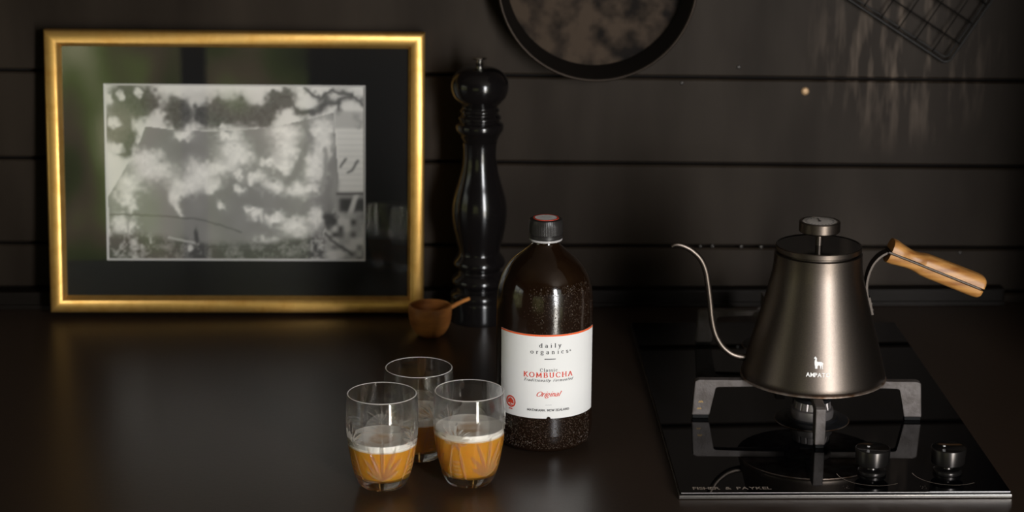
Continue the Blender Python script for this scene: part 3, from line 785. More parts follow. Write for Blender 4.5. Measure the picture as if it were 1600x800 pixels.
# round tree emblem
bm = bmesh.new()
u_, v_ = lab(798.8, 626.3); R_ = 9.6 * K
def disc(bm, u, v, r, e, n=28, sx=1, sy=1):
    bm.faces.new([bm.verts.new(on_label(u + r * sx * math.cos(2 * PI * i / n), v + r * sy * math.sin(2 * PI * i / n), e)) for i in range(n)])
stroke_poly(bm, A_(0, 0, .88, .88, 0, 360, 32), on_label, .25, .25, 0, R_, u_, v_)
for dx, dy, rr in ((0, .28, .34), (-.32, .12, .26), (.32, .12, .26), (-.42, -.16, .2), (.42, -.16, .2), (0, 0, .3)):
    disc(bm, u_ + dx * R_, v_ + dy * R_, rr * R_, .0006 + random.random() * .0001)
stroke_poly(bm, [(0, 0), (0, -.62)], on_label, .2, .2, 0, R_, u_, v_)
stroke_poly(bm, [(-.5, -.6), (.5, -.6)], on_label, .12, .12, 0, R_, u_, v_)
for k in range(5):
    stroke_poly(bm, [(-3 + k * 1.5, 0), (-3 + k * 1.5, 1.6)], on_label, .8, .8, 0, K, u_, v_ - R_ - 3.2 * K)
stroke_poly(bm, [(-3.4, .3), (3.4, .3)], on_label, .7, .7, 0, K, u_, v_ - R_ - 3.2 * K)
from_bm('tree_emblem', bm, M['red'], lb)
bm = bmesh.new()
u_, v_ = lab(857, 654); pts = [on_label(u_ + 3.2 * K * math.cos(PI * i / 12), zB + 3.4 * K * math.sin(PI * i / 12), .0008) for i in range(13)]
bm.faces.new([bm.verts.new(p) for p in pts])
u_, v_ = lab(921.2, 539.5); from_bm('label_notch', bm, M['amber'], lb)
bm = bmesh.new(); disc(bm, u1, v_, 1.8 * K, .0008); from_bm('label_notch', bm, M['amber'], lb)
# water droplets on the shoulder and lower body
bm = bmesh.new()
rng = random.Random(11)
zs = [q[1] for q in pr]; rs = [q[0] for q in pr]
def rbody(z): return float(np.interp(z, zs[1:], rs[1:]))
ztop = prof(P, [(1, 430)])[0][1]
for i in range(3400):
    if rng.random() < .62: z_ = rng.uniform(zT + .001, ztop); th = view + rng.uniform(-.9, 1.35)
    else: z_ = rng.uniform(.006, zB - .001); th = view + rng.uniform(-1.2, 1.2)
    if z_ > zT and rng.random() > max(0, math.cos((th - view - .5) * 1.5)) ** 1.5 * (.25 + .75 * (z_ - zT) / (ztop - zT)): continue
    s_ = rng.choice((.0003, .0004, .0005)) * (1.8 if rng.random() < .04 else 1)
    r_ = rbody(z_)
    mtx = Matrix.Translation((r_ * math.cos(th), r_ * math.sin(th), z_)) @ Matrix.Rotation(th, 4, 'Z') @ Matrix.Diagonal((.45, 1, 1.1, 1))
    bmesh.ops.create_icosphere(bm, subdivisions=1, radius=s_, matrix=mtx)
M['drop'] = mat('water_drops', (0.05, 0.035, 0.025), 0.12, spec=0.6)
o = from_bm('condensation_droplets', bm, M['drop'], bt, smooth=True); o['kind'] = 'stuff'

# ================================================================== TUMBLERS
def seg_list():
    L = []   # cuts: (theta0, z0, theta1, z1, width, depth)   (theta in radians, the rest in metres)
    R = .0325
    for k in range(3):
        t0 = 2 * PI * k / 3
        # tall palm fan from near the foot
        for ang, ln in ((-62, .020), (-42, .029), (-22, .036), (0, .041), (22, .036), (42, .029), (62, .020)):
            a_ = math.radians(ang)
            L.append((t0, .013, t0 + ln * math.sin(a_) / R, .013 + ln * math.cos(a_), .0026, .0013))
        # star at mid height
        t1 = t0 + PI / 3
        for ang, ln in ((-95, .012), (-70, .016), (-45, .018), (-20, .015), (5, .019), (30, .015), (52, .018), (75, .015), (100, .011), (150, .009), (-150, .009)):
            a_ = math.radians(ang)
            L.append((t1, .048, t1 + ln * math.sin(a_) / R, .048 + ln * math.cos(a_), .0021, .0012))
        # short ladders of level cuts near the foot
        for q in range(4):
            L.append((t1 - .15, .016 + q * .0042, t1 + .15, .016 + q * .0042, .0016, .0009))
        # long slanting cuts
        L.append((t1 - .30, .010, t1 - .10, .043, .0019, .0009)); L.append((t1 + .30, .010, t1 + .10, .043, .0019, .0009))
    return L
CUTS = seg_list()
def cut_depth(th, z, R=.0325):
    dmax = 0.0
    for t0, z0, t1, z1, w, dp in CUTS:
        dt = (th - t0 + PI) % (2 * PI) - PI
        x = dt * R; zz = z - z0
        X1 = (t1 - t0) * R; Z1 = z1 - z0
        L2 = X1 * X1 + Z1 * Z1
        t_ = (x * X1 + zz * Z1) / L2
        if t_ < -.05 or t_ > 1.05: continue
        tt = min(max(t_, 0), 1)
        dist = math.hypot(x - tt * X1, zz - tt * Z1)
        ww = w * (math.sin(PI * min(max(tt * .92 + .04, 0), 1)) ** .7)
        if ww > 1e-6 and dist < ww:
            dmax = max(dmax, dp * (1 - dist / ww) * min(1, ww / w * 1.4))
    return dmax
Pg = at_z(598, 757, 0)
gp = prof(Pg, [(33, 757), (37, 753), (42, 744), (47.5, 726), (51, 709), (53.7, 694), (56.3, 672), (57, 655), (56.8, 640), (56, 625), (55.2, 614)])
zz0 = gp[0][1]
gp = [(r_, z_ - zz0) for r_, z_ in gp]
GH = gp[-1][1]
dense = smooth_prof(gp, 6)
zs_ = np.array([q[1] for q in dense]); rs_ = np.array([q[0] for q in dense])
def gr(z): return float(np.interp(z, zs_, rs_))
def make_tumbler(label, rimlabel, fill, front_dir):
    root = thing('tumbler', label, 'glass', (0, 0, 0), 0, 'cut crystal tumblers of kombucha')
    outer = [(0, .0022), (gr(0) - .009, .0018), (gr(0) - .004, .0004), (gr(0) - .0015, 0)]
    nz_ = 130
    outer += [(gr(.0004 + (GH - .0016) * i / nz_), .0004 + (GH - .0016) * i / nz_) for i in range(nz_ + 1)]
    rt = gr(GH)
    rim = [(rt - .0003, GH - .0005), (rt - .0009, GH), (rt - .0015, GH - .0005)]
    th_ = lambda z: .0017 + .0016 * max(0, 1 - z / .045)
    inner = [(gr(z) - th_(z), z) for z in np.linspace(GH - .002, .016, 24)]
    r9 = inner[-1][0]
    inner += [(r9 - .0012, .0128), (r9 - .004, .0105), (r9 - .010, .0092), (0, .0090)]
    bm = bmesh.new()
    lathe(bm, outer + rim + inner, 300, disp=lambda a_, z_, r_: cut_depth(a_, z_) if (z_ < GH - .004 and r_ > gr(z_) - .0004) else 0)
    gb = from_bm('glass_body', bm, [M['glass'], M['cutglass'], M['rimglass']], root, smooth=True, sharp=40)
    for f in gb.data.polygons:
        c = f.center; rr = math.hypot(c.x, c.y)
        if c.z > GH - .00075: f.material_index = 2
        elif c.z > .004 and rr > gr(c.z) - .0016 and f.normal.x * c.x + f.normal.y * c.y > 0 and cut_depth(math.atan2(c.y, c.x), c.z) > .00012: f.material_index = 1
    # drink: overlaps the inner wall slightly so no air film shows
    e = .00025
    zl = fill
    prf = [(0, .0088), (r9 - .010, .0090), (r9 - .004 + e, .0103), (r9 - .0012 + e, .0126)] + [(gr(z) - th_(z) + e, z) for z in np.linspace(.016, zl, 14)] + [(0, zl)]
    bm = bmesh.new(); lathe(bm, prf, 96); from_bm('kombucha', bm, M['beer'], root, smooth=True, sharp=50)
    # foam: a collar round the wall, thin in the middle
    bm = bmesh.new()
    ro = gr(zl) - th_(zl) + e * .8; ft = .0052
    prf = [(0, zl + .0004), (ro * .30, zl + .0022), (ro * .52, zl + .0034), (ro * .68, zl + .0044), (ro * .84, zl + ft * .97), (ro * .95, zl + ft), (ro, zl + ft + .0004), (ro, zl - .0008), (ro * .5, zl - .0006), (0, zl - .0006)]
    lathe(bm, prf, 120)
    for v in bm.verts:
        if v.co.z > zl + .0003:
            nn = mnoise.noise(Vector((v.co.x * 90, v.co.y * 90, 3)))
            rr = math.hypot(v.co.x, v.co.y)
            if rr < ro * .9:
                v.co.z += nn * .0012 * (rr / ro)
                k = 1 + .10 * mnoise.noise(Vector((v.co.x * 60, v.co.y * 60, 9)))
                v.co.x *= k; v.co.y *= k
    o = from_bm('foam', bm, M['foam_top'], root, smooth=True, sharp=60); o['label'] = 'pale foam collar'
    return root
# foam: dense white at the rim, thin brown film in the middle
m = mat('foam_top', (0.86, 0.78, 0.66), 0.75, bump=0.4, bscale=1300, bdist=0.0005, sss=0.0)
t = m.node_tree; b = t.nodes['Principled BSDF']
tcn = t.nodes.new('ShaderNodeTexCoord'); sp = t.nodes.new('ShaderNodeSeparateXYZ'); t.links.new(tcn.outputs['Object'], sp.inputs[0])
cb = t.nodes.new('ShaderNodeCombineXYZ'); t.links.new(sp.outputs['X'], cb.inputs['X']); t.links.new(sp.outputs['Y'], cb.inputs['Y'])
vl = t.nodes.new('ShaderNodeVectorMath'); vl.operation = 'LENGTH'; t.links.new(cb.outputs[0], vl.inputs[0])
nn = t.nodes.new('ShaderNodeTexNoise'); nn.inputs['Scale'].default_value = 70; t.links.new(tcn.outputs['Object'], nn.inputs['Vector'])
ma = t.nodes.new('ShaderNodeMath'); ma.operation = 'MULTIPLY_ADD'; t.links.new(nn.outputs['Fac'], ma.inputs[0]); ma.inputs[1].default_value = .012; t.links.new(vl.outputs['Value'], ma.inputs[2])
mr2 = t.nodes.new('ShaderNodeMapRange'); t.links.new(ma.outputs[0], mr2.inputs['Value']); mr2.inputs['From Min'].default_value = .0150; mr2.inputs['From Max'].default_value = .0215
mxx = t.nodes.new('ShaderNodeMix'); mxx.data_type = 'RGBA'; t.links.new(mr2.outputs['Result'], mxx.inputs['Factor'])
mxx.inputs['A'].default_value = (0.56, 0.32, 0.12, 1); mxx.inputs['B'].default_value = (0.95, 0.90, 0.80, 1)
t.links.new(mxx.outputs['Result'], b.inputs['Base Color'])
M['foam_top'] = m
for (bx, by, foam_y, rz, lbl) in (
    (598, 757, 690, 0.55, 'cut crystal tumbler of kombucha at the front left of the three glasses'),
    (733, 752, 673, 1.15, 'cut crystal tumbler of kombucha at the front right, nearest the bottle'),
    (655, 712, 650, 2.0, 'cut crystal tumbler of kombucha standing behind the other two glasses')):
    Pq = at_z(bx, by, 0)
    zl = at_y(bx, foam_y - 5, Pq.y).z - .0035
    root = make_tumbler(lbl, None, zl, 0)
    root.location = (Pq.x, Pq.y, 0.0002); root.rotation_euler = (0, 0, rz)

# ================================================================== COOKTOP
cl = at_z(1061, 774, .004); cr = at_z(1582, 772, .004)
HYAW = math.atan2(cr.y - cl.y, cr.x - cl.x)
HW = (cr - cl).length; HD = .528
hob = thing('gas_cooktop', 'black glass two-burner gas cooktop set on the dark worktop', 'cooktop', (cl.x, cl.y, 0), HYAW)
Hinv = (Matrix.Translation((cl.x, cl.y, 0)) @ Matrix.Rotation(HYAW, 4, 'Z')).inverted()
def hl(px, py, z): return Hinv @ at_z(px, py, z)
bm = bmesh.new(); bm_box(bm, 0, HW, 0, HD, .0003, .0036, bev=.0006)
from_bm('steel_tray', bm, M['hobedge'], hob)
HZ = .0060
bm = bmesh.new(); bm_box(bm, .0012, HW - .0012, .0018, HD - .0012, .0038, HZ, bev=.0004)
from_bm('glass_top', bm, M['hob'], hob)
bm = bmesh.new(); bm_box(bm, .002, HW - .002, .0012, .0020, .0052, HZ - .0002, bev=.0002)
from_bm('polished_edge', bm, M['alu'], hob)
bm = bmesh.new()
q0 = hl(1083, 765, HZ); q1 = hl(1206, 765, HZ)
sans(bm, 'FISHER & PAYKEL', lambda u, v: (u, v, HZ + .0001), (q0.x + q1.x) / 2, q0.y, .0060, q1.x - q0.x, .02)
from_bm('lettering', bm, M['print'], hob)
def flat_arc(bm, c, r, w, a0, a1, z, n=48):
    v = [[bm.verts.new((c[0] + q * math.cos(math.radians(a0 + (a1 - a0) * i / n)), c[1] + q * math.sin(math.radians(a0 + (a1 - a0) * i / n)), z)) for q in (r, r + w)] for i in range(n + 1)]
    for a_, b2 in zip(v[:-1], v[1:]): bm.faces.new((a_[0], a_[1], b2[1], b2[0]))
for k, (kx, ky) in enumerate(((1362, 739), (1480, 738))):
    q = hl(kx, ky, HZ)
    kb = bpy.data.objects.new('control_knob', None); COL.objects.link(kb); kb.parent = hob; kb.location = (q.x, q.y, HZ)
    s_ = zc(at_z(kx, ky, HZ)) / F
    bm = bmesh.new(); lathe(bm, [(0, .0001), (22 * s_, .0001), (22.5 * s_, .0008), (22 * s_, .0032), (20 * s_, .0042), (9 * s_, .0046), (8 * s_, .006), (8.5 * s_, .0085), (11 * s_, .0098), (0, .0098)], 64)
    from_bm('skirt', bm, M['knob'], kb, smooth=True, sharp=35)
    bm = bmesh.new(); lathe(bm, [(0, .0096), (24.5 * s_, .0096), (26 * s_, .0104), (27.3 * s_, .0240), (26.8 * s_, .0247), (26 * s_, .0250)], 96)
    from_bm('grip', bm, M['knob'], kb, smooth=True, sharp=35)
    bm = bmesh.new(); lathe(bm, [(26 * s_, .0250), (25 * s_, .0246), (0, .0246)], 96)
    tp = from_bm('top_disc', bm, M['knobtop'], kb, smooth=True, sharp=35)
    bm = bmesh.new(); bm_box(bm, -.0035 - .0011, -.0035 + .0011, .002, .0045, .0246, .0249)
    o = from_bm('pointer', bm, M['white'], kb); o['label'] = 'small white pointer mark'
    bm = bmesh.new(); flat_arc(bm, (q.x, q.y), 55 * s_, .0006, 182, 305, HZ + .0001)
    # small square bracket symbol with a dot
    w = hl((1322, 1443)[k], 761.5, HZ)
    for sx in (-1, 1):
        for y_ in (-1, 1):
            x0 = w.x + sx * .0024
            for i, (xa, xb, ya, yb) in enumerate(((x0 - .00015, x0 + .00015, w.y - .003, w.y + .003), (min(x0, x0 - sx * .001), max(x0, x0 - sx * .001), w.y + y_ * .003 - .0002, w.y + y_ * .003 + .0002))):
                bm.faces.new([bm.verts.new((X_, Y_, HZ + .0001 + .00001 * i)) for X_, Y_ in ((xa, ya), (xb, ya), (xb, yb), (xa, yb))])
    dx = (.0004, -.0004)[k]; dy = (-.0012, .0010)[k]
    bm.faces.new([bm.verts.new((w.x + dx + .0005 * math.cos(i * PI / 4), w.y + dy + .0009 * math.sin(i * PI / 4), HZ + .0001)) for i in range(8)])
    from_bm('printed_mark', bm, M['print'], hob)
TC = at_z(1263, 653, HZ); TL = Hinv @ TC
BL_ = hl(1268, 655, HZ)
REAR = .242
def burner(cx, cy):
    kb = bpy.data.objects.new('burner', None); COL.objects.link(kb); kb.parent = hob; kb.location = (cx, cy, HZ)
    bm = bmesh.new(); lathe(bm, [(0, .0001), (.0355, .0001), (.036, .0007), (.0345, .0017), (.026, .0022), (.024, .004), (0, .004)], 96)
    from_bm('drip_plate', bm, M['enamel'], kb, smooth=True, sharp=35)
    bm = bmesh.new(); lathe(bm, [(.0356, .0001), (.0362, .0006), (.0368, .0001)], 96)
    from_bm('plate_rim', bm, M['kettle_rim'], kb, smooth=True)
    bm = bmesh.new(); lathe(bm, [(0, .004), (.0205, .004), (.0212, .008), (.0205, .0125), (.0185, .0135), (0, .0135)], 72)
    from_bm('burner_ring', bm, M['alu'], kb, smooth=True, sharp=35)
    bm = bmesh.new(); lathe(bm, [(0, .0136), (.0185, .0136), (.0175, .0205), (0, .0205)], 96, disp=lambda a_, z_, r_: .0016 if (int(a_ / (2 * PI) * 96 + .5) % 6 == 0 and z_ > .015 and r_ > .01) else 0)
    from_bm('burner_crown', bm, M['alu'], kb, smooth=True, sharp=25)
    bm = bmesh.new(); lathe(bm, [(0, .0206), (.0178, .0206), (.0190, .0222), (.0178, .0240), (0, .0250)], 72)
    from_bm('burner_cap', bm, M['enamel'], kb, smooth=True, sharp=35)
burner(BL_.x, BL_.y); burner(BL_.x, BL_.y + REAR)

# --- pan supports
TZ = .046
def trivet(loc, label, rot, parts=True, radii=(.1155, .1105, .088, .088)):
    root = thing('pan_support', label, 'pan support', (loc[0], loc[1], 0), rot, 'cast iron pan supports')
    h0 = HZ + .0002
    for k, (ang, R1) in enumerate(zip((180, 0, -90, 90), radii)):
        d = Vector((math.cos(math.radians(ang)), math.sin(math.radians(ang)), 0)); w = Vector((-d.y, d.x, 0)) * .0098
        poly = [(.018, TZ), (R1 - .006, TZ), (R1 - .0022, TZ - .0018), (R1, h0 + .0035), (R1 - .0172, h0 + .0035), (R1 - .0215, TZ - .0085), (R1 - .023, TZ - .0068), (R1 - .0255, TZ - .0062), (.018, TZ - .0062)]
        bm = bmesh.new(); prism(bm, poly, d, (0, 0, 1), (0, 0, 0), w, bev=.0009)
        ar = from_bm('arm', bm, M['iron'], root)
        poly = [(R1 - .0008, h0 + .0033), (R1 - .0008, h0), (R1 - .0164, h0), (R1 - .0164, h0 + .0033)]
        bm = bmesh.new(); prism(bm, poly, d, (0, 0, 1), (0, 0, 0), w * .8, bev=.0004)
        from_bm('rubber_foot', bm, M['rubber'], ar)
        if k == 0 and parts:      # two little amber burn marks on the outer face
            bm = bmesh.new()
            for (mx_, mz_, s1) in ((-.107, .0235, 1), (-.1085, .0165, .9)):
                for j in range(5):
                    xx = mx_ + (j - 2) * .0009 * s1; z1 = mz_ + (.0004 if j % 2 else -.0003)
                    pts = [(xx + .0006 * s1 * math.cos(i * PI / 3) * (1 if i % 2 else .6), -.0049 - .0001, z1 + .0009 * s1 * math.sin(i * PI / 3)) for i in range(6)]
                    bm.faces.new([bm.verts.new(p) for p in pts])
            o = from_bm('stain', bm, M['goldprint'], ar)
    bm = bmesh.new()
    tube(bm, [(.0215 * math.cos(a_), .0215 * math.sin(a_), TZ - .0045) for a_ in [2 * PI * i / 48 for i in range(48)]], .0026, 8, closed=True)
    from_bm('centre_ring', bm, M['iron'], root, smooth=True)
    return root
trivet((TC.x, TC.y), 'cast iron pan support carrying the kettle over the front burner', -0.05)
rc = Matrix.Translation((cl.x, cl.y, 0)) @ Matrix.Rotation(HYAW, 4, 'Z') @ Vector((TL.x, TL.y + REAR, 0))
trivet((rc.x, rc.y), 'empty cast iron pan support behind the kettle, over the rear burner', -0.02, False, (.085, .085, .074, .074))

# ================================================================== KETTLE
KZ = TZ + .0004
P = at_z(1270, 587, KZ)
kt = thing('gooseneck_kettle', 'gunmetal gooseneck kettle with wooden handle standing on the front burner', 'kettle', (P.x, P.y, KZ))
PK = P.copy()
kp = prof(P, [(112, 585.5), (112, 580), (103.5, 548), (94.5, 516), (85.5, 484), (78.5, 458), (73.8, 438), (71, 426), (69.3, 414), (68.6, 403), (68.3, 394.5)])
kp = [(r_, z_ - KZ) for r_, z_ in kp]
RZ = .0
R113 = 113.3 * zc(P) / F
cone = smooth_prof(kp[1:7], 4)[:-1] + smooth_prof(kp[6:], 4)
bodyp = [(0, .0012), (R113 - .004, .0012), (R113 - .002, .0020), (R113 - .0012, .0034)] + [(q[0], q[1]) for q in cone if q[1] > .0036]
rt, zt_ = bodyp[-1]
bodyp += [(rt - .0012, zt_ + .0006), (rt - .003, zt_ + .0003), (rt - .004, zt_ - .002), (0, zt_ - .002)]
bm = bmesh.new(); lathe(bm, bodyp, 160)
from_bm('body', bm, M['kettle'], kt, smooth=True, sharp=40)
bm = bmesh.new(); lathe(bm, [(0, 0), (R113 - .0012, 0), (R113, .0004), (R113, .0014), (R113 - .001, .0019), (R113 - .004, .0019)], 160)
o = from_bm('base_rim', bm, M['kettle_rim'], kt, smooth=True, sharp=40); o['label'] = 'worn bare metal rim round the base'
kz_ = [q[1] for q in bodyp[3:-4]]; kr_ = [q[0] for q in bodyp[3:-4]]
def rk(z): return float(np.interp(z, kz_, kr_))
# lid
lp = prof(P, [(66, 389), (67.2, 388), (67.3, 384), (66.5, 382.3)]); lp = [(r_, z_ - KZ) for r_, z_ in lp]
lid = bpy.data.objects.new('lid', None); COL.objects.link(lid); lid.parent = kt
zl0 = zt_ + .0026; zl1 = lp[3][1] + .0004
bm = bmesh.new(); rl = lp[1][0]
lathe(bm, [(0, zt_ + .0004), (rl - .0034, zt_ + .0004), (rl - .0034, zl0), (rl - .0006, zl0), (rl, zl0 + .0006), (rl, zl1 - .0008), (rl - .0007, zl1)], 160)
from_bm('lid_rim', bm, M['kettle'], lid, smooth=True, sharp=40)
bm = bmesh.new(); lathe(bm, [(rl - .0007, zl1), (rl - .0018, zl1), (rl - .0024, zl1 - .0006), (0, zl1 - .0006)], 160)
from_bm('lid_top', bm, M['kettle_gloss'], lid, smooth=True, sharp=40)
kpz = lambda py: prof(P, [(1, py)])[0][1] - KZ
s_ = zc((P.x, P.y, .2)) / F
z1, z2 = kpz(362.5), kpz(345)
bm = bmesh.new(); lathe(bm, [(0, zl1 - .0008), (5.4 * s_, zl1 - .0008), (5.4 * s_, z1), (0, z1)], 32)
from_bm('knob_stem', bm, M['kettle'], lid, smooth=True, sharp=40)
bm = bmesh.new(); lathe(bm, [(0, z1), (29.5 * s_, z1), (31.5 * s_, z1 + .0010), (32 * s_, z1 + .0016), (32 * s_, z2 - .0010), (31 * s_, z2), (28 * s_, z2), (27.4 * s_, z2 - .0010), (0, z2 - .0010)], 96)
from_bm('knob', bm, M['kettle'], lid, smooth=True, sharp=22)
bm = bmesh.new(); lathe(bm, [(0, z2 - .0006), (27 * s_, z2 - .0006), (27.2 * s_, z2 - .0009)], 64)
from_bm('thermometer_dial', bm, M['dial'], lid)
bm = bmesh.new()
bm_box(bm, -.0004, .0004, -.001, .012, z2 - .0005, z2 - .0002); lathe(bm, [(.0013, z2 - .0005), (.0013, z2 + .0002), (0, z2 + .0002)], 16)
for i in range(24):
    if 5 < i % 24 < 0: continue
    a_ = 2 * PI * i / 24
    tube(bm, [(.0125 * math.cos(a_), .0125 * math.sin(a_), z2 - .0004), (.0145 * math.cos(a_), .0145 * math.sin(a_), z2 - .0004)], .00018, 4)
from_bm('dial_pointer', bm, M['ink'], lid)
bm = bmesh.new(); lathe(bm, [(27.3 * s_, z2 - .0002), (25 * s_, z2 + .0009), (20 * s_, z2 + .0019), (12 * s_, z2 + .0027), (5 * s_, z2 + .0030), (0, z2 + .0031), (0, z2 + .0027), (5 * s_, z2 + .0026), (12 * s_, z2 + .0023), (20 * s_, z2 + .0015), (25 * s_, z2 + .0005), (27.3 * s_, z2 - .0005)], 64)
from_bm('dial_glass', bm, M['dialglass'], lid, smooth=True)
# spout
sp_px = [(1181, 561, 6.5), (1172, 560.5, 6.0), (1161, 558, 5.6), (1151, 556, 5.4), (1140, 551, 5.2), (1127, 539, 5.0), (1117, 520, 4.9), (1112, 497, 4.8), (1109.3, 470, 4.8), (1106, 443, 4.8), (1102, 421, 4.8), (1094, 404, 4.8), (1080.5, 391, 4.7), (1068, 384.5, 4.4), (1059, 382.3, 4.0), (1053, 383, 3.4), (1049.5, 385.5, 2.6)]
pts = [at_y(x, y, P.y + .004) - Vector((P.x, P.y, KZ)) for x, y, r_ in sp_px]
full = catmull(pts, 6); rr = np.interp(np.linspace(0, len(pts) - 1, len(full)), range(len(pts)), [r_ * s_ for _, _, r_ in sp_px]).tolist()
bm = bmesh.new(); tube(bm, full, rr, 18)
from_bm('spout', bm, M['kettle'], kt, smooth=True, sharp=60)
# handle bracket (flat bar) and wooden grip
br_px = [(1358, 478), (1355.5, 468), (1353, 455), (1353, 440), (1356.5, 425), (1363, 411), (1373, 400), (1384, 393.5), (1392, 393)]
HYo = 0.0
pts = catmull([at_y(x, y, P.y + HYo) - Vector((P.x, P.y, KZ)) for x, y in br_px], 6)
def strip(bm, pts, w, t_):
    rings = []
    for i, p in enumerate(pts):
        d = (pts[min(i + 1, len(pts) - 1)] - pts[max(i - 1, 0)]).normalized(); s = Vector((0, 1, 0)); nrm = d.cross(s).normalized()
        rings.append([bm.verts.new(p + s * a_ * w / 2 + nrm * b2 * t_ / 2) for a_, b2 in ((-1, -1), (-1, 1), (1, 1), (1, -1))])
    for a_, b2 in zip(rings[:-1], rings[1:]):
        for k in range(4): bm.faces.new((a_[k], a_[(k + 1) % 4], b2[(k + 1) % 4], b2[k]))
    bm.faces.new(rings[0]); bm.faces.new(rings[-1][::-1])
bm = bmesh.new(); strip(bm, pts, .013, .0019)
M['bracket'] = mat('dark_bracket_metal', (0.05, 0.043, 0.038), 0.4, 1.0)
hb = from_bm('handle_bracket', bm, M['bracket'], kt, smooth=True, sharp=40)
# mounting plate following the body with two rivets
bm = bmesh.new()
pa = at_y(1356, 462, P.y) - Vector((P.x, P.y, KZ)); pb = at_y(1361, 489, P.y) - Vector((P.x, P.y, KZ))
strip(bm, [pa, (pa + pb) / 2, pb], .014, .0024)
for f_ in (.45, .8):
    q = pa.lerp(pb, f_); mtx = Matrix.Translation(q + Vector((.001, 0, 0))) @ Matrix.Rotation(PI / 2, 4, 'Y')
    bmesh.ops.create_cone(bm, cap_ends=True, segments=16, radius1=.003, radius2=.0024, depth=.003, matrix=mtx)
from_bm('mounting_plate', bm, M['bracket'], kt)
# grip: local axis e (along), f (up-normal), depth along Y
E0 = at_y(1389, 391, P.y) - Vector((P.x, P.y, KZ)); E1 = at_y(1533, 449, P.y) - Vector((P.x, P.y, KZ))
e_ = (E1 - E0).normalized(); f_ = Vector((-e_.z, 0, e_.x)).normalized(); L_ = (E1 - E0).length; px = s_
st = [(0, 19.5, -18.5), (.05, 19.5, -18.3), (.13, 16.5, -16.6), (.22, 14, -15), (.30, 14.6, -15.6), (.35, 16.5, -17), (.40, 17.8, -18), (.6, 18.6, -18.2), (.85, 19.3, -18.2), (.955, 18.8, -17.6), (.985, 17.2, -16.2), (1.0, 15, -14.5)]
prf = catmull([(a_, b2, c2) for a_, b2, c2 in st], 4)
def half(bm, sign):
    rings = []
    for v in prf:
        ln = v.x * L_; top = (v.y if sign > 0 else -v.z) * px; gap = 2.1 * px; D = .0125 * min(1, top / (17 * px)); ring = []
        for k in range(17):
            a_ = PI * k / 16; c_, s2 = math.cos(a_), math.sin(a_)
            q = .72
            X_ = D * math.copysign(abs(c_) ** q, c_); Z_ = gap + (top - gap) * abs(s2) ** q
            ring.append(bm.verts.new(E0 + e_ * ln + f_ * sign * Z_ + Vector((0, X_, 0))))
        rings.append(ring)
    for a_, b2 in zip(rings[:-1], rings[1:]):
        for k in range(17): bm.faces.new((a_[k], a_[(k + 1) % 17], b2[(k + 1) % 17], b2[k]))
    bm.faces.new(rings[0]); bm.faces.new(rings[-1][::-1])
bm = bmesh.new(); half(bm, 1); half(bm, -1)
o = from_bm('wooden_grip', bm, M['olive'], kt, smooth=True, sharp=35); o['label'] = 'honey-brown wooden grip in two halves'
bm = bmesh.new()
strip(bm, [E0 + e_ * (L_ * t_) for t_ in (-.02, .05, .9, .965)], .0225, .0012)
from_bm('tang', bm, M['bracket'], kt)
# emblem and name on the body
viewk = math.atan2(-P.y, -P.x)
def on_kettle(u, v, e=.0004):
    r_ = rk(v) + e; th = thK + u / r_
    return (r_ * math.cos(th), r_ * math.sin(th), v)
thK, vK = hit_cyl(1278, 589, P, lambda z: rk(z - KZ)); vK -= KZ
bm = bmesh.new(); Kk = zc((P.x, P.y - .06, .06)) / F
sans(bm, 'AMPATO', on_kettle, 0, vK, 6.3 * Kk, 37.5 * Kk, .022)
from_bm('lettering', bm, M['white'], kt)
# llama outline (16 px per zoom px = 1/16)
ll = [(497, 195), (503, 180), (520, 172), (528, 150), (536, 152), (542, 170), (560, 178), (572, 195), (570, 235), (572, 262), (590, 274), (680, 274), (708, 286), (738, 318), (722, 336), (718, 438), (700, 440), (694, 362), (684, 360), (672, 432), (656, 436), (650, 372), (625, 352), (604, 366), (592, 372), (592, 432), (566, 436), (560, 432), (536, 434), (530, 420), (532, 392), (520, 350), (514, 300), (516, 260), (528, 222), (524, 206), (503, 205)]
bm = bmesh.new()
vs = []
for x, y in ll:
    X_, Y_ = 1240 + x / 16, 550 + y / 16
    vs.append(bm.verts.new(on_kettle((X_ - 1278) * Kk, vK + (589 - Y_) * Kk * 1.05, .0005)))
bmesh.ops.triangulate(bm, faces=[bm.faces.new(vs)])
from_bm('llama_emblem', bm, M['white'], kt)

# ================================================================== ROUND PAN ON THE WALL
C = wz(930, -36); RP = 158 * zc((C.x, WALLY - .040, C.z)) / F
pan = thing('round_pan', 'round shallow steel pan with mottled brown base hanging on the wall', 'pan', (C.x, WALLY - .0012, C.z))
pan.rotation_euler = (PI / 2, 0, 0)     # local z points to the room (-Y)
bm = bmesh.new()
lathe(bm, [(RP * .89, .0017), (RP * .89, 0), (RP * .91, .001), (RP * .965, .0375), (RP * .985, .0402), (RP * .975, .0408), (RP * .955, .0385), (RP * .90, .0028), (RP * .89, .0017)], 160)
from_bm('side_wall', bm, M['panwall'], pan, smooth=True, sharp=40)
bm = bmesh.new()
lathe(bm, [(0, 0), (RP * .8895, 0), (RP * .8895, .0016), (0, .0016)], 160)
from_bm('base_disc', bm, M['panmat'], pan, smooth=True, sharp=40)
bm = bmesh.new()
tube(bm, [(RP * .985 * math.cos(2 * PI * i / 120), RP * .985 * math.sin(2 * PI * i / 120), .0402) for i in range(120)], .0017, 8, closed=True)
from_bm('rolled_rim', bm, M['panrim'], pan, smooth=True)
bm = bmesh.new()
tube(bm, [(-.012, RP - .002, .039), (-.012, RP + .02, .030), (0, RP + .032, .006), (.012, RP + .02, .030), (.012, RP - .002, .039)], .0022, 8)
from_bm('hanging_loop', bm, M['panrim'], pan, smooth=True)

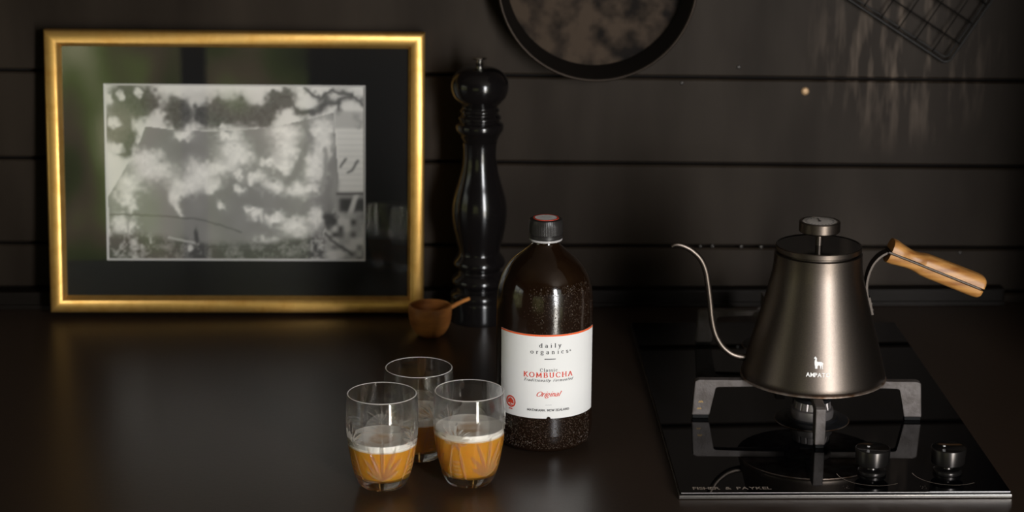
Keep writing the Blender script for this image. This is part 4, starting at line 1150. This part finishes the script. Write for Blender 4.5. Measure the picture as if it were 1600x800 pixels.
# ================================================================== WIRE RACK ON THE WALL
c0 = wz(1477, 98); pa = wz(1328, 0); pb = wz(1562, 0)
A = (pa - c0).normalized(); Bd = (pb - c0); Bd = (Bd - A * Bd.dot(A)).normalized()
LA, LB = .30, .22
rack = thing('wire_rack', 'black wire cooling rack hanging cornerwise on the wall at top right', 'cooling rack', (c0.x, WALLY - .004, c0.z))
def rp_(u, v, y=0.0): 
    q = A * u + Bd * v; return Vector((q.x, -y, q.z))
def round_rect(u0, u1, v0, v1, r, y):
    out_ = []
    for (cu, cv, a0) in ((u0 + r, v0 + r, 180), (u1 - r, v0 + r, 270), (u1 - r, v1 - r, 0), (u0 + r, v1 - r, 90)):
        for i in range(7):
            a_ = math.radians(a0 + 15 * i); out_.append(rp_(cu + r * math.cos(a_), cv + r * math.sin(a_), y))
    return out_
bm = bmesh.new(); tube(bm, round_rect(0, LA, 0, LB, .008, .006), .0016, 8, closed=True); from_bm('outer_wire', bm, M['wire'], rack, smooth=True)
bm = bmesh.new(); tube(bm, round_rect(.005, LA - .005, .005, LB - .005, .006, .006), .0011, 8, closed=True); from_bm('inner_wire', bm, M['wire'], rack, smooth=True)
k = .027
while k < LB - .01:
    bm = bmesh.new(); tube(bm, [rp_(.002, k, .007), rp_(LA - .002, k, .007)], .0010, 6); from_bm('long_wire', bm, M['wire'], rack, smooth=True); k += .0265
k = .024
while k < LA - .01:
    bm = bmesh.new(); tube(bm, [rp_(k, .002, .0085), rp_(k, LB - .002, .0085)], .0007, 6); from_bm('cross_wire', bm, M['wire'], rack, smooth=True); k += .024
for (u_, v_) in ((.004, LB * .48), (LA - .004, LB * .48)):
    bm = bmesh.new(); tube(bm, [rp_(u_, v_ - .010, .006), rp_(u_, v_ - .009, .018), rp_(u_, v_ + .009, .018), rp_(u_, v_ + .010, .006)], .0022, 8)
    from_bm('folding_foot', bm, M['wire'], rack, smooth=True)

# ================================================================== SCREW AND NAILS
q = wz(1258, 142.5)
bm = bmesh.new(); lathe(bm, [(0, .0), (.0044, 0), (.0046, .0006), (.0038, .0016), (.0022, .0022), (.0012, .0022), (.0010, .0014), (0, .0014)], 32)
sw = from_bm('screw', bm, M['brass'], None, smooth=True, sharp=35); sw.location = (q.x, WALLY + .0001, q.z); sw.rotation_euler = (PI / 2, 0, 0)
tag(sw, 'small brass screw head in the dark board, above the kettle', 'screw')
for px_, py_ in ((1094, 385), (1113, 385), (1158, 385.5), (1189, 386), (1065, 130), (1154, 105), (1500, 395)):
    q = wz(px_, py_)
    bm = bmesh.new(); lathe(bm, [(0, .0), (.0024, 0), (.0024, .0004), (.0014, .0010), (0, .0011)], 16)
    o = from_bm('nail_head', bm, M['nail'], wb, smooth=True); o.location = (q.x, WALLY + .0001, q.z); o.rotation_euler = (PI / 2, 0, 0)
